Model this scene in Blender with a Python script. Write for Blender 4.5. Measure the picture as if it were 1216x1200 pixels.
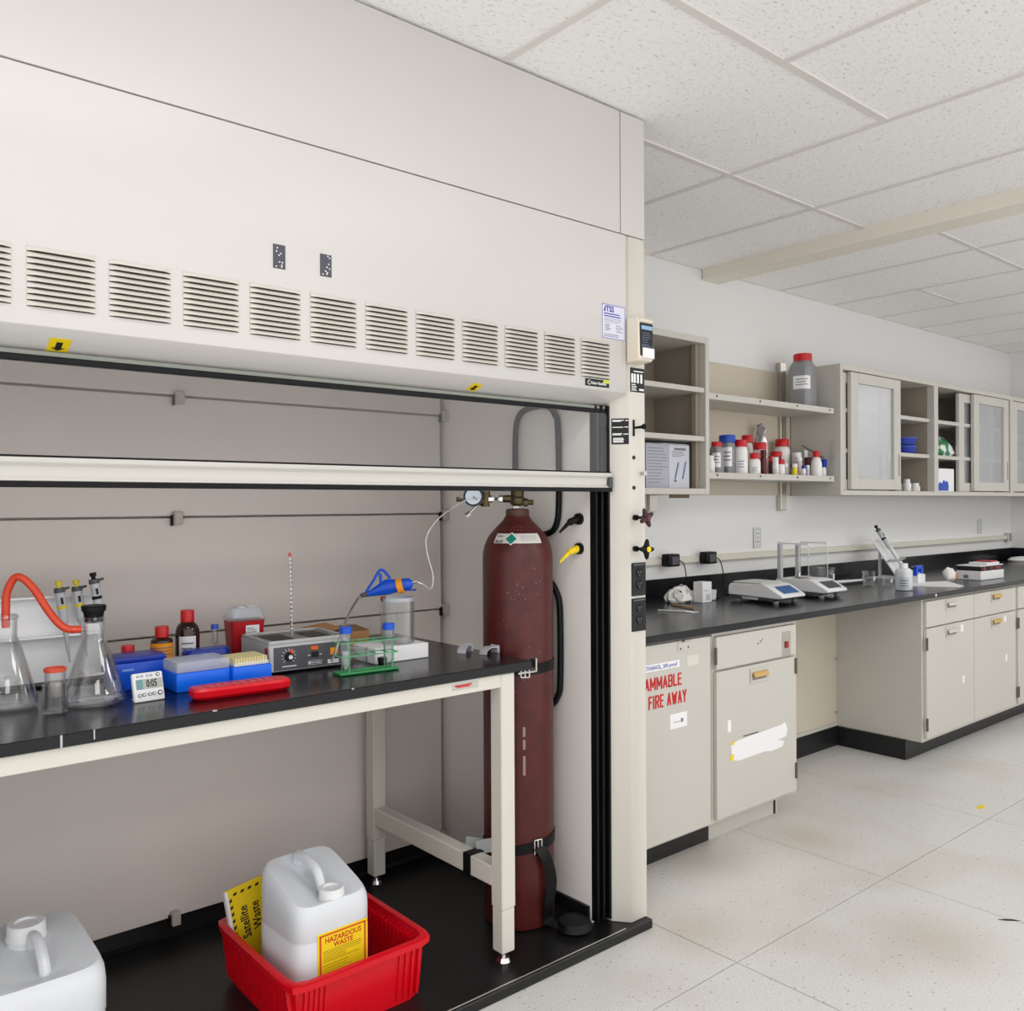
import bpy, bmesh, math, random
from mathutils import Vector, Matrix
random.seed(7)
PI = math.pi
S = bpy.context.scene
COL = S.collection
for o in list(bpy.data.objects): bpy.data.objects.remove(o)

# ------------------------------------------------------------------ camera, world, lights, exposure
cam_d = bpy.data.cameras.new('camera'); cam = bpy.data.objects.new('camera', cam_d); COL.objects.link(cam)
_R = Vector((0.76227138, -0.64723955, -0.00482756)); _U = Vector((0.00453285, -0.00212013, 0.99998748)); _F = Vector((0.64724168, 0.76228372, -0.00131772))
_m = Matrix((_R, _U, -_F)).transposed().to_4x4(); _m.translation = Vector((0, 0, 1.36)); cam.matrix_world = _m
cam_d.sensor_fit = 'HORIZONTAL'; cam_d.sensor_width = 36.0; cam_d.lens = 36.0 * 1045.55 / 1216.0
cam_d.clip_start = 0.02; cam_d.clip_end = 60
S.camera = cam
w = bpy.data.worlds.new('world'); S.world = w; w.use_nodes = True
w.node_tree.nodes['Background'].inputs[0].default_value = (1.0, 0.99, 0.985, 1); w.node_tree.nodes['Background'].inputs[1].default_value = 1.3
S.view_settings.view_transform = 'Standard'; S.view_settings.look = 'None'; S.view_settings.gamma = 1; S.view_settings.use_curve_mapping = False
S.view_settings.exposure = 0.22
TROFFERS = [(0.55, 0.75, 20), (2.6, -0.1, 20), (4.9, 0.55, 24), (7.0, 1.0, 22), (0.5, -1.3, 34), (3.4, -1.5, 34)]
for i, (x, y, p) in enumerate(TROFFERS):                      # recessed fluorescent troffers of the ceiling, all outside the frame
    l = bpy.data.lights.new('ceiling_lamp', 'AREA'); l.shape = 'RECTANGLE'; l.size = 1.17; l.size_y = 0.56; l.energy = p * .45; l.color = (1.0, 0.99, 0.98)
    lo = bpy.data.objects.new('ceiling_lamp', l); COL.objects.link(lo); lo.location = (x, y, 2.588)

# ------------------------------------------------------------------ materials
def lin(h):
    h = h.lstrip('#'); r = []
    for i in (0, 2, 4):
        c = int(h[i:i+2], 16) / 255; r.append(c / 12.92 if c <= 0.04045 else ((c + 0.055) / 1.055) ** 2.4)
    return (*r, 1)
MATS = {}
def pm(name, hexc, rough=0.5, metal=0.0, var=0.0, vs=3.0, bump=0.0, bs=150.0, spec=0.5, coat=0.0, sss=0.0, trans=0.0, ior=1.45, alpha=1.0):
    if name in MATS: return MATS[name]
    m = bpy.data.materials.new(name); m.use_nodes = True; nt = m.node_tree; b = nt.nodes['Principled BSDF']; L = nt.links
    c = lin(hexc)
    b.inputs['Base Color'].default_value = c; b.inputs['Roughness'].default_value = rough; b.inputs['Metallic'].default_value = metal
    b.inputs['Specular IOR Level'].default_value = spec; b.inputs['Coat Weight'].default_value = coat; b.inputs['IOR'].default_value = ior
    b.inputs['Transmission Weight'].default_value = trans; b.inputs['Alpha'].default_value = alpha
    if sss: b.inputs['Subsurface Weight'].default_value = sss; b.inputs['Subsurface Scale'].default_value = 0.02
    tc = nt.nodes.new('ShaderNodeTexCoord')
    n = nt.nodes.new('ShaderNodeTexNoise'); n.inputs['Scale'].default_value = vs; n.inputs['Detail'].default_value = 6; L.new(tc.outputs['Object'], n.inputs['Vector'])
    mr = nt.nodes.new('ShaderNodeMapRange'); mr.inputs['To Min'].default_value = 1 - max(var, .004) ; mr.inputs['To Max'].default_value = 1 + max(var, .004); L.new(n.outputs['Fac'], mr.inputs['Value'])
    mx = nt.nodes.new('ShaderNodeMix'); mx.data_type = 'RGBA'; mx.blend_type = 'MULTIPLY'; mx.inputs['Factor'].default_value = 1
    mx.inputs['A'].default_value = c; L.new(mr.outputs['Result'], mx.inputs['B']); L.new(mx.outputs['Result'], b.inputs['Base Color'])
    if bump:
        n2 = nt.nodes.new('ShaderNodeTexNoise'); n2.inputs['Scale'].default_value = bs; n2.inputs['Detail'].default_value = 3; L.new(tc.outputs['Object'], n2.inputs['Vector'])
        bp = nt.nodes.new('ShaderNodeBump'); bp.inputs['Strength'].default_value = bump; bp.inputs['Distance'].default_value = 0.002
        L.new(n2.outputs['Fac'], bp.inputs['Height']); L.new(bp.outputs['Normal'], b.inputs['Normal'])
    MATS[name] = m; return m
def thin_glass(name, tint=(1, 1, 1), edge=0.35, base=0.03, rough=0.0, milk=0.0, milkc=(0.9, 0.92, 0.95)):
    if name in MATS: return MATS[name]
    m = bpy.data.materials.new(name); m.use_nodes = True; nt = m.node_tree; nt.nodes.clear(); L = nt.links; N = nt.nodes.new
    out = N('ShaderNodeOutputMaterial'); tr = N('ShaderNodeBsdfTransparent'); tr.inputs[0].default_value = (*tint, 1)
    gl = N('ShaderNodeBsdfGlossy'); gl.inputs['Roughness'].default_value = rough
    lw = N('ShaderNodeLayerWeight'); lw.inputs['Blend'].default_value = 0.35
    mr = N('ShaderNodeMapRange'); mr.inputs['To Min'].default_value = base; mr.inputs['To Max'].default_value = edge; L.new(lw.outputs['Facing'], mr.inputs['Value'])
    mx = N('ShaderNodeMixShader'); L.new(mr.outputs['Result'], mx.inputs[0]); L.new(tr.outputs[0], mx.inputs[1]); L.new(gl.outputs[0], mx.inputs[2])
    last = mx
    if milk:
        df = N('ShaderNodeBsdfDiffuse'); df.inputs[0].default_value = (*milkc, 1); m2 = N('ShaderNodeMixShader'); m2.inputs[0].default_value = milk
        L.new(mx.outputs[0], m2.inputs[1]); L.new(df.outputs[0], m2.inputs[2]); last = m2
    L.new(last.outputs[0], out.inputs[0]); MATS[name] = m; return m

HOODW = pm('hood_cream_paint', 'CFCCC9', 0.32, var=.025, vs=2.5)
POSTW = pm('post_cream_paint', 'D0CCC3', 0.34, var=.02)
INNER = pm('hood_liner_grey', 'DED5CF', 0.5, var=.05, vs=4, bump=.04, bs=30)
SIDEW = pm('hood_side_liner', 'EEEAE6', 0.5, var=.02)
CABW = pm('cabinet_putty_paint', 'C6C3BB', 0.38, var=.02)
CABI = pm('cabinet_inside', '988E80', 0.5, var=.03)  # taupe interior, its colour darkened to carry the shade inside the cabinets
PANELT = pm('tan_panel', 'CFC5B4', 0.5, var=.02)
WALLM = pm('wall_paint', 'E9E9E8', 0.6, var=.012, vs=1.5)
BLACKR = pm('black_rubber', '0B0B0E', 0.45, spec=.25)
BLACKE = pm('black_epoxy', '121217', 0.2, var=.15, vs=12, spec=.42)
PANB = pm('black_pan', '131314', 0.36, var=.6, vs=9, bump=.15, bs=40)
COVE = pm('black_cove_base', '1A1A1C', 0.4, var=.2)
DARKG = pm('dark_grey_track', '3E4544', 0.35)
CHROME = pm('chrome', 'D8D8D8', 0.12, 1.0)
STEEL = pm('brushed_steel', 'C4C0B8', 0.28, 1.0, var=.05)
ALU = pm('sash_aluminium_paint', 'C6C4BE', 0.3)
BRASS = pm('dull_brass', '5C513C', 0.42, .9, var=.2, vs=60)
MAROON = pm('cylinder_maroon', '4E1917', 0.37, var=.5, vs=22, bump=.2, bs=60)
DKMAR = pm('knob_maroon', '3A1A22', 0.3)
WHITEP = pm('white_plastic', 'E8E8EA', 0.35)
WHITEL = pm('white_paper', 'EDEDEF', 0.7)
OFFW = pm('ivory_plastic', 'E6DDCB', 0.4)
REDP = pm('red_plastic', 'D5061C', 0.28, var=.03)
REDCAP = pm('red_cap', 'C8141E', 0.35)
BLUEP = pm('blue_plastic', '0A50CC', 0.3)
BLUED = pm('dark_blue_plastic', '0A2FA0', 0.35)
BLUEB = pm('bright_blue_plastic', '0A6BF5', 0.35)
BLUECAP = pm('blue_cap', '1748B4', 0.4)
YELL = pm('yellow_sheet', 'F1D21A', 0.5)
ORANGE = pm('orange_band', 'F59A14', 0.45)
REDTUBE = pm('red_rubber_tube', 'D9482C', 0.4)
AMBER = pm('amber_glass', '2A130A', 0.08, spec=.7)
DKRED = pm('dark_red_bottle', '5C1018', 0.3)
GREYB = pm('grey_bottle', '8D8D90', 0.35)
HDPE = pm('jerrican_plastic', 'D9DDE2', 0.34, sss=.25, var=.015)
HDPES = pm('white_bottle', 'EFEEEA', 0.4)
INK = pm('black_ink', '17171A', 0.6)
INKB = pm('blue_ink', '2A35A0', 0.6)
INKR = pm('red_ink', 'C3141B', 0.6)
INKG = pm('grey_ink', '77777F', 0.6)
INKO = pm('orange_ink', 'D2501A', 0.6)
GREEN = pm('green_wire', '5FAE7E', 0.35)
TEAL = pm('teal_diamond', '0E8272', 0.5)
CARD = pm('cardboard', 'B98A5A', 0.8, var=.06)
CARDD = pm('cardboard_dark', '8A6844', 0.8, var=.06)
GREYM = pm('grey_metal_paint', 'B9BABC', 0.38)
DKPANEL = pm('dark_grey_panel', '4D4E54', 0.45)
LCD = pm('timer_lcd', 'AFB5AC', 0.25)
LCDB = pm('blue_screen', '2F5F9E', 0.2)
TEALP = pm('timer_teal_print', '6E9AA0', 0.5)
GLASS = thin_glass('sash_glass', (0.985, 0.99, 0.99), 0.11, 0.02)
FLASKG = thin_glass('flask_glass', (0.985, 0.99, 0.99), 0.6, 0.025)
CLEARP = thin_glass('clear_plastic', (0.93, 0.94, 0.94), 0.5, 0.03, 0.05, milk=.03)
MILKP = thin_glass('frosted_lid', (0.88, 0.93, 1.0), 0.3, 0.05, 0.25, milk=.28)
DOORG = thin_glass('cabinet_door_glass', (0.9, 0.92, 0.95), 0.75, 0.22, 0.03, milk=.12)
TUBEP = thin_glass('clear_tubing', (0.95, 0.95, 0.93), 0.8, 0.15, 0.1, milk=.2)
GREYC = pm('grey_cloth_strap', '8E9190', 0.8)
FOILM = pm('foil', 'C9C9CC', 0.3, 0.8, var=.2, vs=50)
TISSUE = pm('tissue', 'EFEDEA', 0.85)
PUTTYD = pm('handle_recess', '8A8273', 0.5)
TANTAPE = pm('tan_tape', 'C7A565', 0.6)

def ceiling_mat():
    m = bpy.data.materials.new('acoustic_tile'); m.use_nodes = True; nt = m.node_tree; b = nt.nodes['Principled BSDF']; L = nt.links; N = nt.nodes.new
    tc = N('ShaderNodeTexCoord'); mp = N('ShaderNodeMapping'); mp.inputs['Scale'].default_value = (60, 150, 1); mp.inputs['Rotation'].default_value = (0, 0, .5); L.new(tc.outputs['Object'], mp.inputs['Vector'])
    n = N('ShaderNodeTexNoise'); n.inputs['Scale'].default_value = 1.0; n.inputs['Detail'].default_value = 3; n.inputs['Distortion'].default_value = .8; L.new(mp.outputs[0], n.inputs['Vector'])
    cr = N('ShaderNodeValToRGB'); cr.color_ramp.elements[0].position = .30; cr.color_ramp.elements[0].color = lin('D6D2CE'); cr.color_ramp.elements[1].position = .43; cr.color_ramp.elements[1].color = lin('F8F7F6')
    L.new(n.outputs['Fac'], cr.inputs[0]); L.new(cr.outputs[0], b.inputs['Base Color']); b.inputs['Roughness'].default_value = .9; b.inputs['Specular IOR Level'].default_value = .1
    bp = N('ShaderNodeBump'); bp.inputs['Strength'].default_value = .35; bp.inputs['Distance'].default_value = .003; L.new(n.outputs['Fac'], bp.inputs['Height']); L.new(bp.outputs[0], b.inputs['Normal'])
    return m
def floor_mat():
    m = bpy.data.materials.new('terrazzo_vinyl'); m.use_nodes = True; nt = m.node_tree; b = nt.nodes['Principled BSDF']; L = nt.links; N = nt.nodes.new
    tc = N('ShaderNodeNewGeometry')
    n = N('ShaderNodeTexNoise'); n.inputs['Scale'].default_value = 160; n.inputs['Detail'].default_value = 4; L.new(tc.outputs['Position'], n.inputs['Vector'])
    cr = N('ShaderNodeValToRGB'); e = cr.color_ramp.elements
    e[0].position = .28; e[0].color = lin('A9A49B'); e[1].position = .40; e[1].color = lin('D6D5D2'); e2 = cr.color_ramp.elements.new(.62); e2.color = lin('DAD9D6'); e3 = cr.color_ramp.elements.new(.74); e3.color = lin('E5E4E2')
    L.new(n.outputs['Fac'], cr.inputs[0])
    v = N('ShaderNodeTexVoronoi'); v.inputs['Scale'].default_value = 34; v.inputs['Randomness'].default_value = 1; L.new(tc.outputs['Position'], v.inputs['Vector'])
    c2 = N('ShaderNodeValToRGB'); c2.color_ramp.elements[0].position = .09; c2.color_ramp.elements[0].color = (.36, .34, .31, 1); c2.color_ramp.elements[1].position = .13; c2.color_ramp.elements[1].color = (1, 1, 1, 1); L.new(v.outputs['Distance'], c2.inputs[0])
    n3 = N('ShaderNodeTexNoise'); n3.inputs['Scale'].default_value = 2.2; n3.inputs['Detail'].default_value = 5; L.new(tc.outputs['Position'], n3.inputs['Vector'])
    c3 = N('ShaderNodeValToRGB'); c3.color_ramp.elements[0].position = .3; c3.color_ramp.elements[0].color = (.9, .885, .86, 1); c3.color_ramp.elements[1].position = .5; c3.color_ramp.elements[1].color = (1, 1, 1, 1); L.new(n3.outputs['Fac'], c3.inputs[0])
    last = cr.outputs[0]
    for s in (c2, c3):
        mx = N('ShaderNodeMix'); mx.data_type = 'RGBA'; mx.blend_type = 'MULTIPLY'; mx.inputs['Factor'].default_value = .75 if s is c2 else 1; L.new(last, mx.inputs['A']); L.new(s.outputs[0], mx.inputs['B']); last = mx.outputs['Result']
    for (px, py, rad) in ((2.75, 2.12, .34), (3.2, 1.95, .3), (2.25, 1.78, .25), (2.75, 1.25, .3)):      # brown foot-traffic stains worn into the floor
        d = N('ShaderNodeVectorMath'); d.operation = 'DISTANCE'; L.new(tc.outputs['Position'], d.inputs[0]); d.inputs[1].default_value = (px, py, 0)
        mr = N('ShaderNodeMapRange'); mr.interpolation_type = 'SMOOTHSTEP'; mr.inputs['From Max'].default_value = rad; mr.inputs['To Min'].default_value = .75; mr.inputs['To Max'].default_value = 0; L.new(d.outputs['Value'], mr.inputs['Value'])
        mu = N('ShaderNodeMath'); mu.operation = 'MULTIPLY'; L.new(mr.outputs[0], mu.inputs[0]); L.new(n3.outputs['Fac'], mu.inputs[1])
        mx = N('ShaderNodeMix'); mx.data_type = 'RGBA'; mx.inputs['B'].default_value = lin('A8957E'); L.new(mu.outputs[0], mx.inputs['Factor']); L.new(last, mx.inputs['A']); last = mx.outputs['Result']
    L.new(last, b.inputs['Base Color']); b.inputs['Roughness'].default_value = .33
    return m
CEILM = ceiling_mat(); FLOORM = floor_mat()
BARM = pm('ceiling_grid_bar', 'E0DCD8', 0.5)
BEAMM = pm('beam_paint', 'EAE4D8', 0.55)
JOINT = pm('tile_joint', '85807A', 0.8)

# ------------------------------------------------------------------ geometry helpers
class MB:
    def __init__(s): s.bm = bmesh.new()
    def box(s, x0, x1, y0, y1, z0, z1, bev=0.0, seg=1):
        vs = [s.bm.verts.new((x, y, z)) for x in (x0, x1) for y in (y0, y1) for z in (z0, z1)]
        fs = [s.bm.faces.new([vs[i] for i in f]) for f in ((0, 1, 3, 2), (4, 6, 7, 5), (0, 4, 5, 1), (2, 3, 7, 6), (0, 2, 6, 4), (1, 5, 7, 3))]
        if bev:
            es = list({e for f in fs for e in f.edges})
            bmesh.ops.bevel(s.bm, geom=es, offset=bev, segments=seg, profile=.5, affect='EDGES')
        return s
    def prism(s, pts, axis, a0, a1, bev=0.0):
        def P(u, v, a): return {'x': (a, u, v), 'y': (u, a, v), 'z': (u, v, a)}[axis]
        A = [s.bm.verts.new(P(u, v, a0)) for u, v in pts]; B = [s.bm.verts.new(P(u, v, a1)) for u, v in pts]
        n = len(pts); fs = [s.bm.faces.new(A), s.bm.faces.new(B[::-1])]
        for i in range(n): fs.append(s.bm.faces.new((A[i], B[i], B[(i+1) % n], A[(i+1) % n])))
        if bev:
            es = list({e for f in fs for e in f.edges}); bmesh.ops.bevel(s.bm, geom=es, offset=bev, segments=1, affect='EDGES')
        return s
    def loft(s, prof, c=(0, 0), n=24, expo=2.0, cap0=True, cap1=True, zf=None):
        rings = []
        for p in prof:
            rx, ry, z = (p[0], p[0], p[1]) if len(p) == 2 else p
            ring = []
            for i in range(n):
                t = 2 * PI * i / n; ct, st = math.cos(t), math.sin(t); k = (abs(ct) ** expo + abs(st) ** expo) ** (-1 / expo)
                x, y = rx * ct * k, ry * st * k
                ring.append(s.bm.verts.new((c[0] + x, c[1] + y, z + (zf(x, y) if zf else 0))))
            rings.append(ring)
        for a, b in zip(rings, rings[1:]):
            for i in range(n): s.bm.faces.new((a[i], a[(i+1) % n], b[(i+1) % n], b[i]))
        if cap0: s.bm.faces.new(rings[0][::-1])
        if cap1: s.bm.faces.new(rings[-1])
        return s
    def cyl(s, p0, p1, r0, r1=None, n=14, cap=True):
        p0, p1 = Vector(p0), Vector(p1); r1 = r0 if r1 is None else r1; d = (p1 - p0).normalized()
        u = d.orthogonal().normalized(); v = d.cross(u)
        A = [s.bm.verts.new(p0 + r0 * (math.cos(2*PI*i/n) * u + math.sin(2*PI*i/n) * v)) for i in range(n)]
        B = [s.bm.verts.new(p1 + r1 * (math.cos(2*PI*i/n) * u + math.sin(2*PI*i/n) * v)) for i in range(n)]
        for i in range(n): s.bm.faces.new((A[i], A[(i+1) % n], B[(i+1) % n], B[i]))
        if cap: s.bm.faces.new(A[::-1]); s.bm.faces.new(B)
        return s
    def tube(s, pts, r, n=8, sub=5, closed=False, flat=None):
        P = [Vector(p) for p in pts]; Q = []
        m = len(P); rng = range(m if closed else m - 1)
        for i in rng:
            g = lambda k: P[k % m] if closed else P[max(0, min(m - 1, k))]
            a, b, c, d = g(i-1), g(i), g(i+1), g(i+2)
            for j in range(sub):
                t = j / sub; Q.append(.5 * ((2*b) + (c-a)*t + (2*a-5*b+4*c-d)*t*t + (3*b-a-3*c+d)*t**3))
        if not closed: Q.append(P[-1])
        rings = []; u = None; M = len(Q)
        for i, q in enumerate(Q):
            d = (Q[(i+1) % M] - Q[i-1]) if closed else (Q[min(M-1, i+1)] - Q[max(0, i-1)])
            if d.length < 1e-9: d = Vector((0, 0, 1))
            d.normalize()
            u = d.orthogonal() if u is None else (u - d * u.dot(d)); u.normalize(); v = d.cross(u)
            if flat: u2 = Vector(flat) - d * Vector(flat).dot(d); u2.normalize(); v2 = d.cross(u2); rings.append([s.bm.verts.new(q + a * r * u2 + b * .0012 * v2) for a, b in ((1, 1), (-1, 1), (-1, -1), (1, -1))])
            else: rings.append([s.bm.verts.new(q + r * (math.cos(2*PI*k/n) * u + math.sin(2*PI*k/n) * v)) for k in range(n)])
        k_ = len(rings[0])
        for i in range(M if closed else M - 1):
            a, b = rings[i], rings[(i+1) % M]
            for k in range(k_): s.bm.faces.new((a[k], a[(k+1) % k_], b[(k+1) % k_], b[k]))
        if not closed: s.bm.faces.new(rings[0][::-1]); s.bm.faces.new(rings[-1])
        return s
    def poly(s, pts): s.bm.faces.new([s.bm.verts.new(p) for p in pts]); return s
    def xf(s, M): s.bm.transform(M); return s

MW = {}
def setp(o, label=None, cat=None, group=None, kind=None):
    if label: o['label'] = label
    if cat: o['category'] = cat
    if group: o['group'] = group
    if kind: o['kind'] = kind
    return o
def thing(name, label, cat, loc=(0, 0, 0), rz=0.0, group=None, kind=None):
    o = bpy.data.objects.new(name, None); COL.objects.link(o); o.empty_display_size = .05
    o.location = loc; o.rotation_euler = (0, 0, rz); MW[o.name] = Matrix.Translation(loc) @ Matrix.Rotation(rz, 4, 'Z')
    return setp(o, label, cat, group, kind)
def meshify(name, bm, mat, ang=0.6):
    bmesh.ops.recalc_face_normals(bm, faces=bm.faces)
    for f in bm.faces: f.smooth = True
    for e in bm.edges:
        if len(e.link_faces) == 2 and e.calc_face_angle(0) > ang: e.smooth = False
    me = bpy.data.meshes.new(name); bm.to_mesh(me); bm.free(); me.materials.append(mat); return me
def obj(name, mb, mat, parent=None, local=False, label=None, cat=None, group=None, kind=None):
    """world-space geometry by default; local=True when the shape is written in its thing's own frame"""
    bm = mb.bm
    if parent is not None:
        if not local: bm.transform(MW[parent.name].inverted())
        o = bpy.data.objects.new(name, meshify(name, bm, mat)); COL.objects.link(o); o.parent = parent; MW[o.name] = MW[parent.name]
    else:
        xs = [v.co for v in bm.verts]; c = Vector(((min(v.x for v in xs)+max(v.x for v in xs))/2, (min(v.y for v in xs)+max(v.y for v in xs))/2, min(v.z for v in xs)))
        bm.transform(Matrix.Translation(-c)); o = bpy.data.objects.new(name, meshify(name, bm, mat)); COL.objects.link(o); o.location = c; MW[o.name] = Matrix.Translation(c)
    return setp(o, label, cat, group, kind)
def share(name, src, parent, off, scale=(1, 1, 1)):
    o = bpy.data.objects.new(name, src.data); COL.objects.link(o); o.parent = parent; o.location = off; o.scale = scale; MW[o.name] = MW[parent.name]; return o
def text(name, s, size, mat, parent, loc, rot=(PI/2, 0, 0), sx=1.0, align='CENTER', bold=0.0, ext=0.0003, local=False):
    cu = bpy.data.curves.new(name, 'FONT'); cu.body = s; cu.size = size; cu.align_x = align; cu.align_y = 'CENTER'; cu.extrude = ext; cu.offset = bold; cu.resolution_u = 2
    t = bpy.data.objects.new(name, cu); COL.objects.link(t); bpy.context.view_layer.update()
    me = bpy.data.meshes.new_from_object(t.evaluated_get(bpy.context.evaluated_depsgraph_get())); bpy.data.objects.remove(t); bpy.data.curves.remove(cu)
    from mathutils import Euler
    me.transform(Matrix.Diagonal((sx, 1, 1, 1))); me.transform(Matrix.Translation(loc) @ Euler(rot).to_matrix().to_4x4())
    if not local: me.transform(MW[parent.name].inverted())
    me.materials.clear(); me.materials.append(mat); o = bpy.data.objects.new(name, me); COL.objects.link(o); o.parent = parent; MW[o.name] = MW[parent.name]; return o
def print_lines(mb, x0, x1, z0, z1, y, n, seed=0, h=.45, t=.0004):
    rr = random.Random(seed); dz = (z1 - z0) / n
    for i in range(n):
        e = x0 + (x1 - x0) * rr.uniform(.55, 1); zc = z1 - (i + .5) * dz
        mb.box(x0, e, y - t, y, zc - dz*h/2, zc + dz*h/2)
    return mb

# ------------------------------------------------------------------ room shell
XW, YW, ZC = 7.9, 2.9, 2.6
fl = obj('floor', MB().box(-1.6, 8.0, -2.4, 3.0, -.06, -.004), JOINT, kind='structure')
fx = [-1.6, -.54, .37, 1.28, 2.19, 3.09, 4.0, 4.91, 5.82, 6.73, 7.64, 8.0]; fy = [-2.4, -2.08, -1.17, -.26, .65, 1.56, 2.47, 3.0]
for a, b in zip(fx, fx[1:]):
    for c, d in zip(fy, fy[1:]):
        obj('floor_tile', MB().box(a+.002, b-.002, c+.002, d-.002, -.02, 0), FLOORM, fl)
obj('floor_scuff', MB().prism([(3.055, 1.165), (3.075, 1.155), (3.095, 1.135), (3.105, 1.11), (3.088, 1.125), (3.068, 1.145)], 'z', 0, .0008), COVE, fl)
wb = obj('wall_back', MB().box(-1.6, XW+.1, YW, YW+.1, 0, 2.68), WALLM, kind='structure')
wr = obj('wall_right', MB().box(XW, XW+.1, -2.4, YW, 0, 2.68), WALLM, kind='structure')
ce = obj('ceiling', MB().box(-1.6, XW, -2.4, YW, 2.618, 2.68), BARM, kind='structure')
rects = []
def rows(x0, x1, ys):
    for a, b in zip(ys, ys[1:]): rects.append((x0, x1, a, b))
for a, b in ((-1.6, -.83), (-.83, .37), (.37, 1.58), (1.58, 2.78)): rows(a, b, (1.39, 2.0, 2.9))
for a, b in ((-1.6, -.83), (-.83, -.23), (-.23, .37), (.37, .98), (.98, 1.58), (1.58, 2.185), (2.185, 2.78)): rows(a, b, (-2.4, -1.05, .17, 1.39))
for a, b in ((2.78, 3.37), (3.37, 3.80)): rows(a, b, (-2.4, -1.66, -.44, .78, 2.0, 2.9))
for a, b in ((3.90, 4.52), (4.52, 5.11)): rows(a, b, (-2.4, -1.85, -.63, .59, 1.81, 2.9))
rows(5.11, 5.69, (-2.4, -1.29, -.07, 1.15, 2.37, 2.9))
for a, b in ((5.69, 6.26), (6.26, 6.85), (6.85, 7.45), (7.45, 7.9)): rows(a, b, (-2.4, -1.85, -.63, .59, 1.75, 2.9))
for i, (a, b, c, d) in enumerate(rects):
    sag = random.uniform(0, .0015)
    obj('ceiling_tile', MB().box(a+.009, b-.009, c+.009, d-.009, 2.6-sag, 2.616), CEILM, ce)
lines = {}
for a, b, c, d in rects:
    for k, u, v in ((('x', c), a, b), (('x', d), a, b), (('y', a), c, d), (('y', b), c, d)): lines.setdefault(k, []).append((u, v))
for (ax, k), iv in sorted(lines.items()):
    iv.sort(); out = [list(iv[0])]
    for u, v in iv[1:]:
        if u <= out[-1][1] + .001: out[-1][1] = max(out[-1][1], v)
        else: out.append([u, v])
    for u, v in out:
        if ax == 'x': obj('grid_bar', MB().box(u, v, k-.012, k+.012, 2.5945, 2.6176), BARM, ce)
        else: obj('grid_bar', MB().box(k-.012, k+.012, u, v, 2.5952, 2.6172), BARM, ce)
obj('trim_1', MB().box(3.785, 3.93, -2.4, 2.898, 2.54, 2.615, .004), BEAMM, kind='structure')

# ------------------------------------------------------------------ fume hood
HX0 = -.25
hood = thing('fume_hood', 'large cream walk-in fume hood with louvred front and raised glass sash', 'fume hood', (.96, 2.38, 0))
obj('upper_panel', MB().box(HX0, 2.051, 1.885, 1.9, 2.2105, 2.592, .001), HOODW, hood)
obj('filler_panel', MB().box(2.0555, 2.166, 1.885, 1.9, 2.2105, 2.592, .001), HOODW, hood)
fp = obj('front_panel', MB().prism([(1.885, 2.2075), (1.885, 1.709), (1.957, 1.673), (1.968, 1.673), (1.968, 1.69), (1.9, 1.724), (1.9, 2.2075)], 'x', HX0, 2.078, .0018), HOODW, hood)
for k in range(-4, 11):
    x0 = .384 + .1492 * k; x1 = x0 + .124
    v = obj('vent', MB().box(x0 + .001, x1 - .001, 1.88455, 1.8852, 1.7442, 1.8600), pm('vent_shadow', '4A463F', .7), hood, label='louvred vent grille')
    for j in range(10):
        z = 1.7445 + j * .0117
        if k == -4 and j == 0:
            pr = [(.0006, .0108), (-.0022, .0094), (-.0052, .0062), (-.0082, .0016), (-.0076, .0010), (-.0020, .0068)]
            m = MB(); n = 9; rings = []
            for i in range(n):
                t = i / (n - 1); e = min(1, min(t, 1 - t) * 9 + .05)
                rings.append([m.bm.verts.new((t * .124, y * e, zz)) for y, zz in pr])
            for a, b in zip(rings, rings[1:]):
                for q in range(6): m.bm.faces.new((a[q], a[(q+1) % 6], b[(q+1) % 6], b[q]))
            m.bm.faces.new(rings[0]); m.bm.faces.new(rings[-1][::-1])
            lo0 = obj('louver', m, POSTW, v, local=True); lo0.location = (x0 - .96, 1.884 - 2.38, z)
        else: share('louver', lo0, v, (x0 - .96, 1.884 - 2.38, z))
# post at the right
obj('post', MB().prism([(2.052, 1.935), (2.0915, 1.886), (2.165, 1.886), (2.165, 1.98), (2.07, 1.98), (2.052, 1.96)], 'z', .031, 2.2075, .0015), POSTW, hood)
obj('outer_side_panel', MB().box(2.15, 2.165, 1.98, 2.895, .031, 2.592), POSTW, hood)
tr = obj('sash_track', MB().box(1.9955, 2.052, 1.953, 1.968, .04, 1.672), BLACKR, hood)
obj('track_rib', MB().box(1.9955, 2.003, 1.942, 1.953, .04, 1.672, .001), BLACKR, tr)
obj('track_rib', MB().box(2.018, 2.026, 1.938, 1.953, .04, 1.672, .001), BLACKR, tr)
obj('track_rib', MB().box(2.043, 2.0515, 1.934, 1.953, .04, 1.672, .001), BLACKR, tr)
obj('track_insert', MB().box(2.004, 2.017, 1.949, 1.953, 1.462, 1.668, .001), DARKG, tr)
obj('side_liner', MB().box(1.995, 2.008, 1.9685, 2.82, .031, 2.05), SIDEW, hood)
obj('back_liner', MB().box(HX0, 1.9945, 2.782, 2.8, .031, 2.05), INNER, hood)
obj('top_liner', MB().box(HX0, 1.9945, 1.99, 2.782, 2.0, 2.03), INNER, hood)
obj('left_side_liner', MB().box(HX0, HX0+.015, 1.98, 2.782, .031, 2.0), SIDEW, hood)
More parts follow.
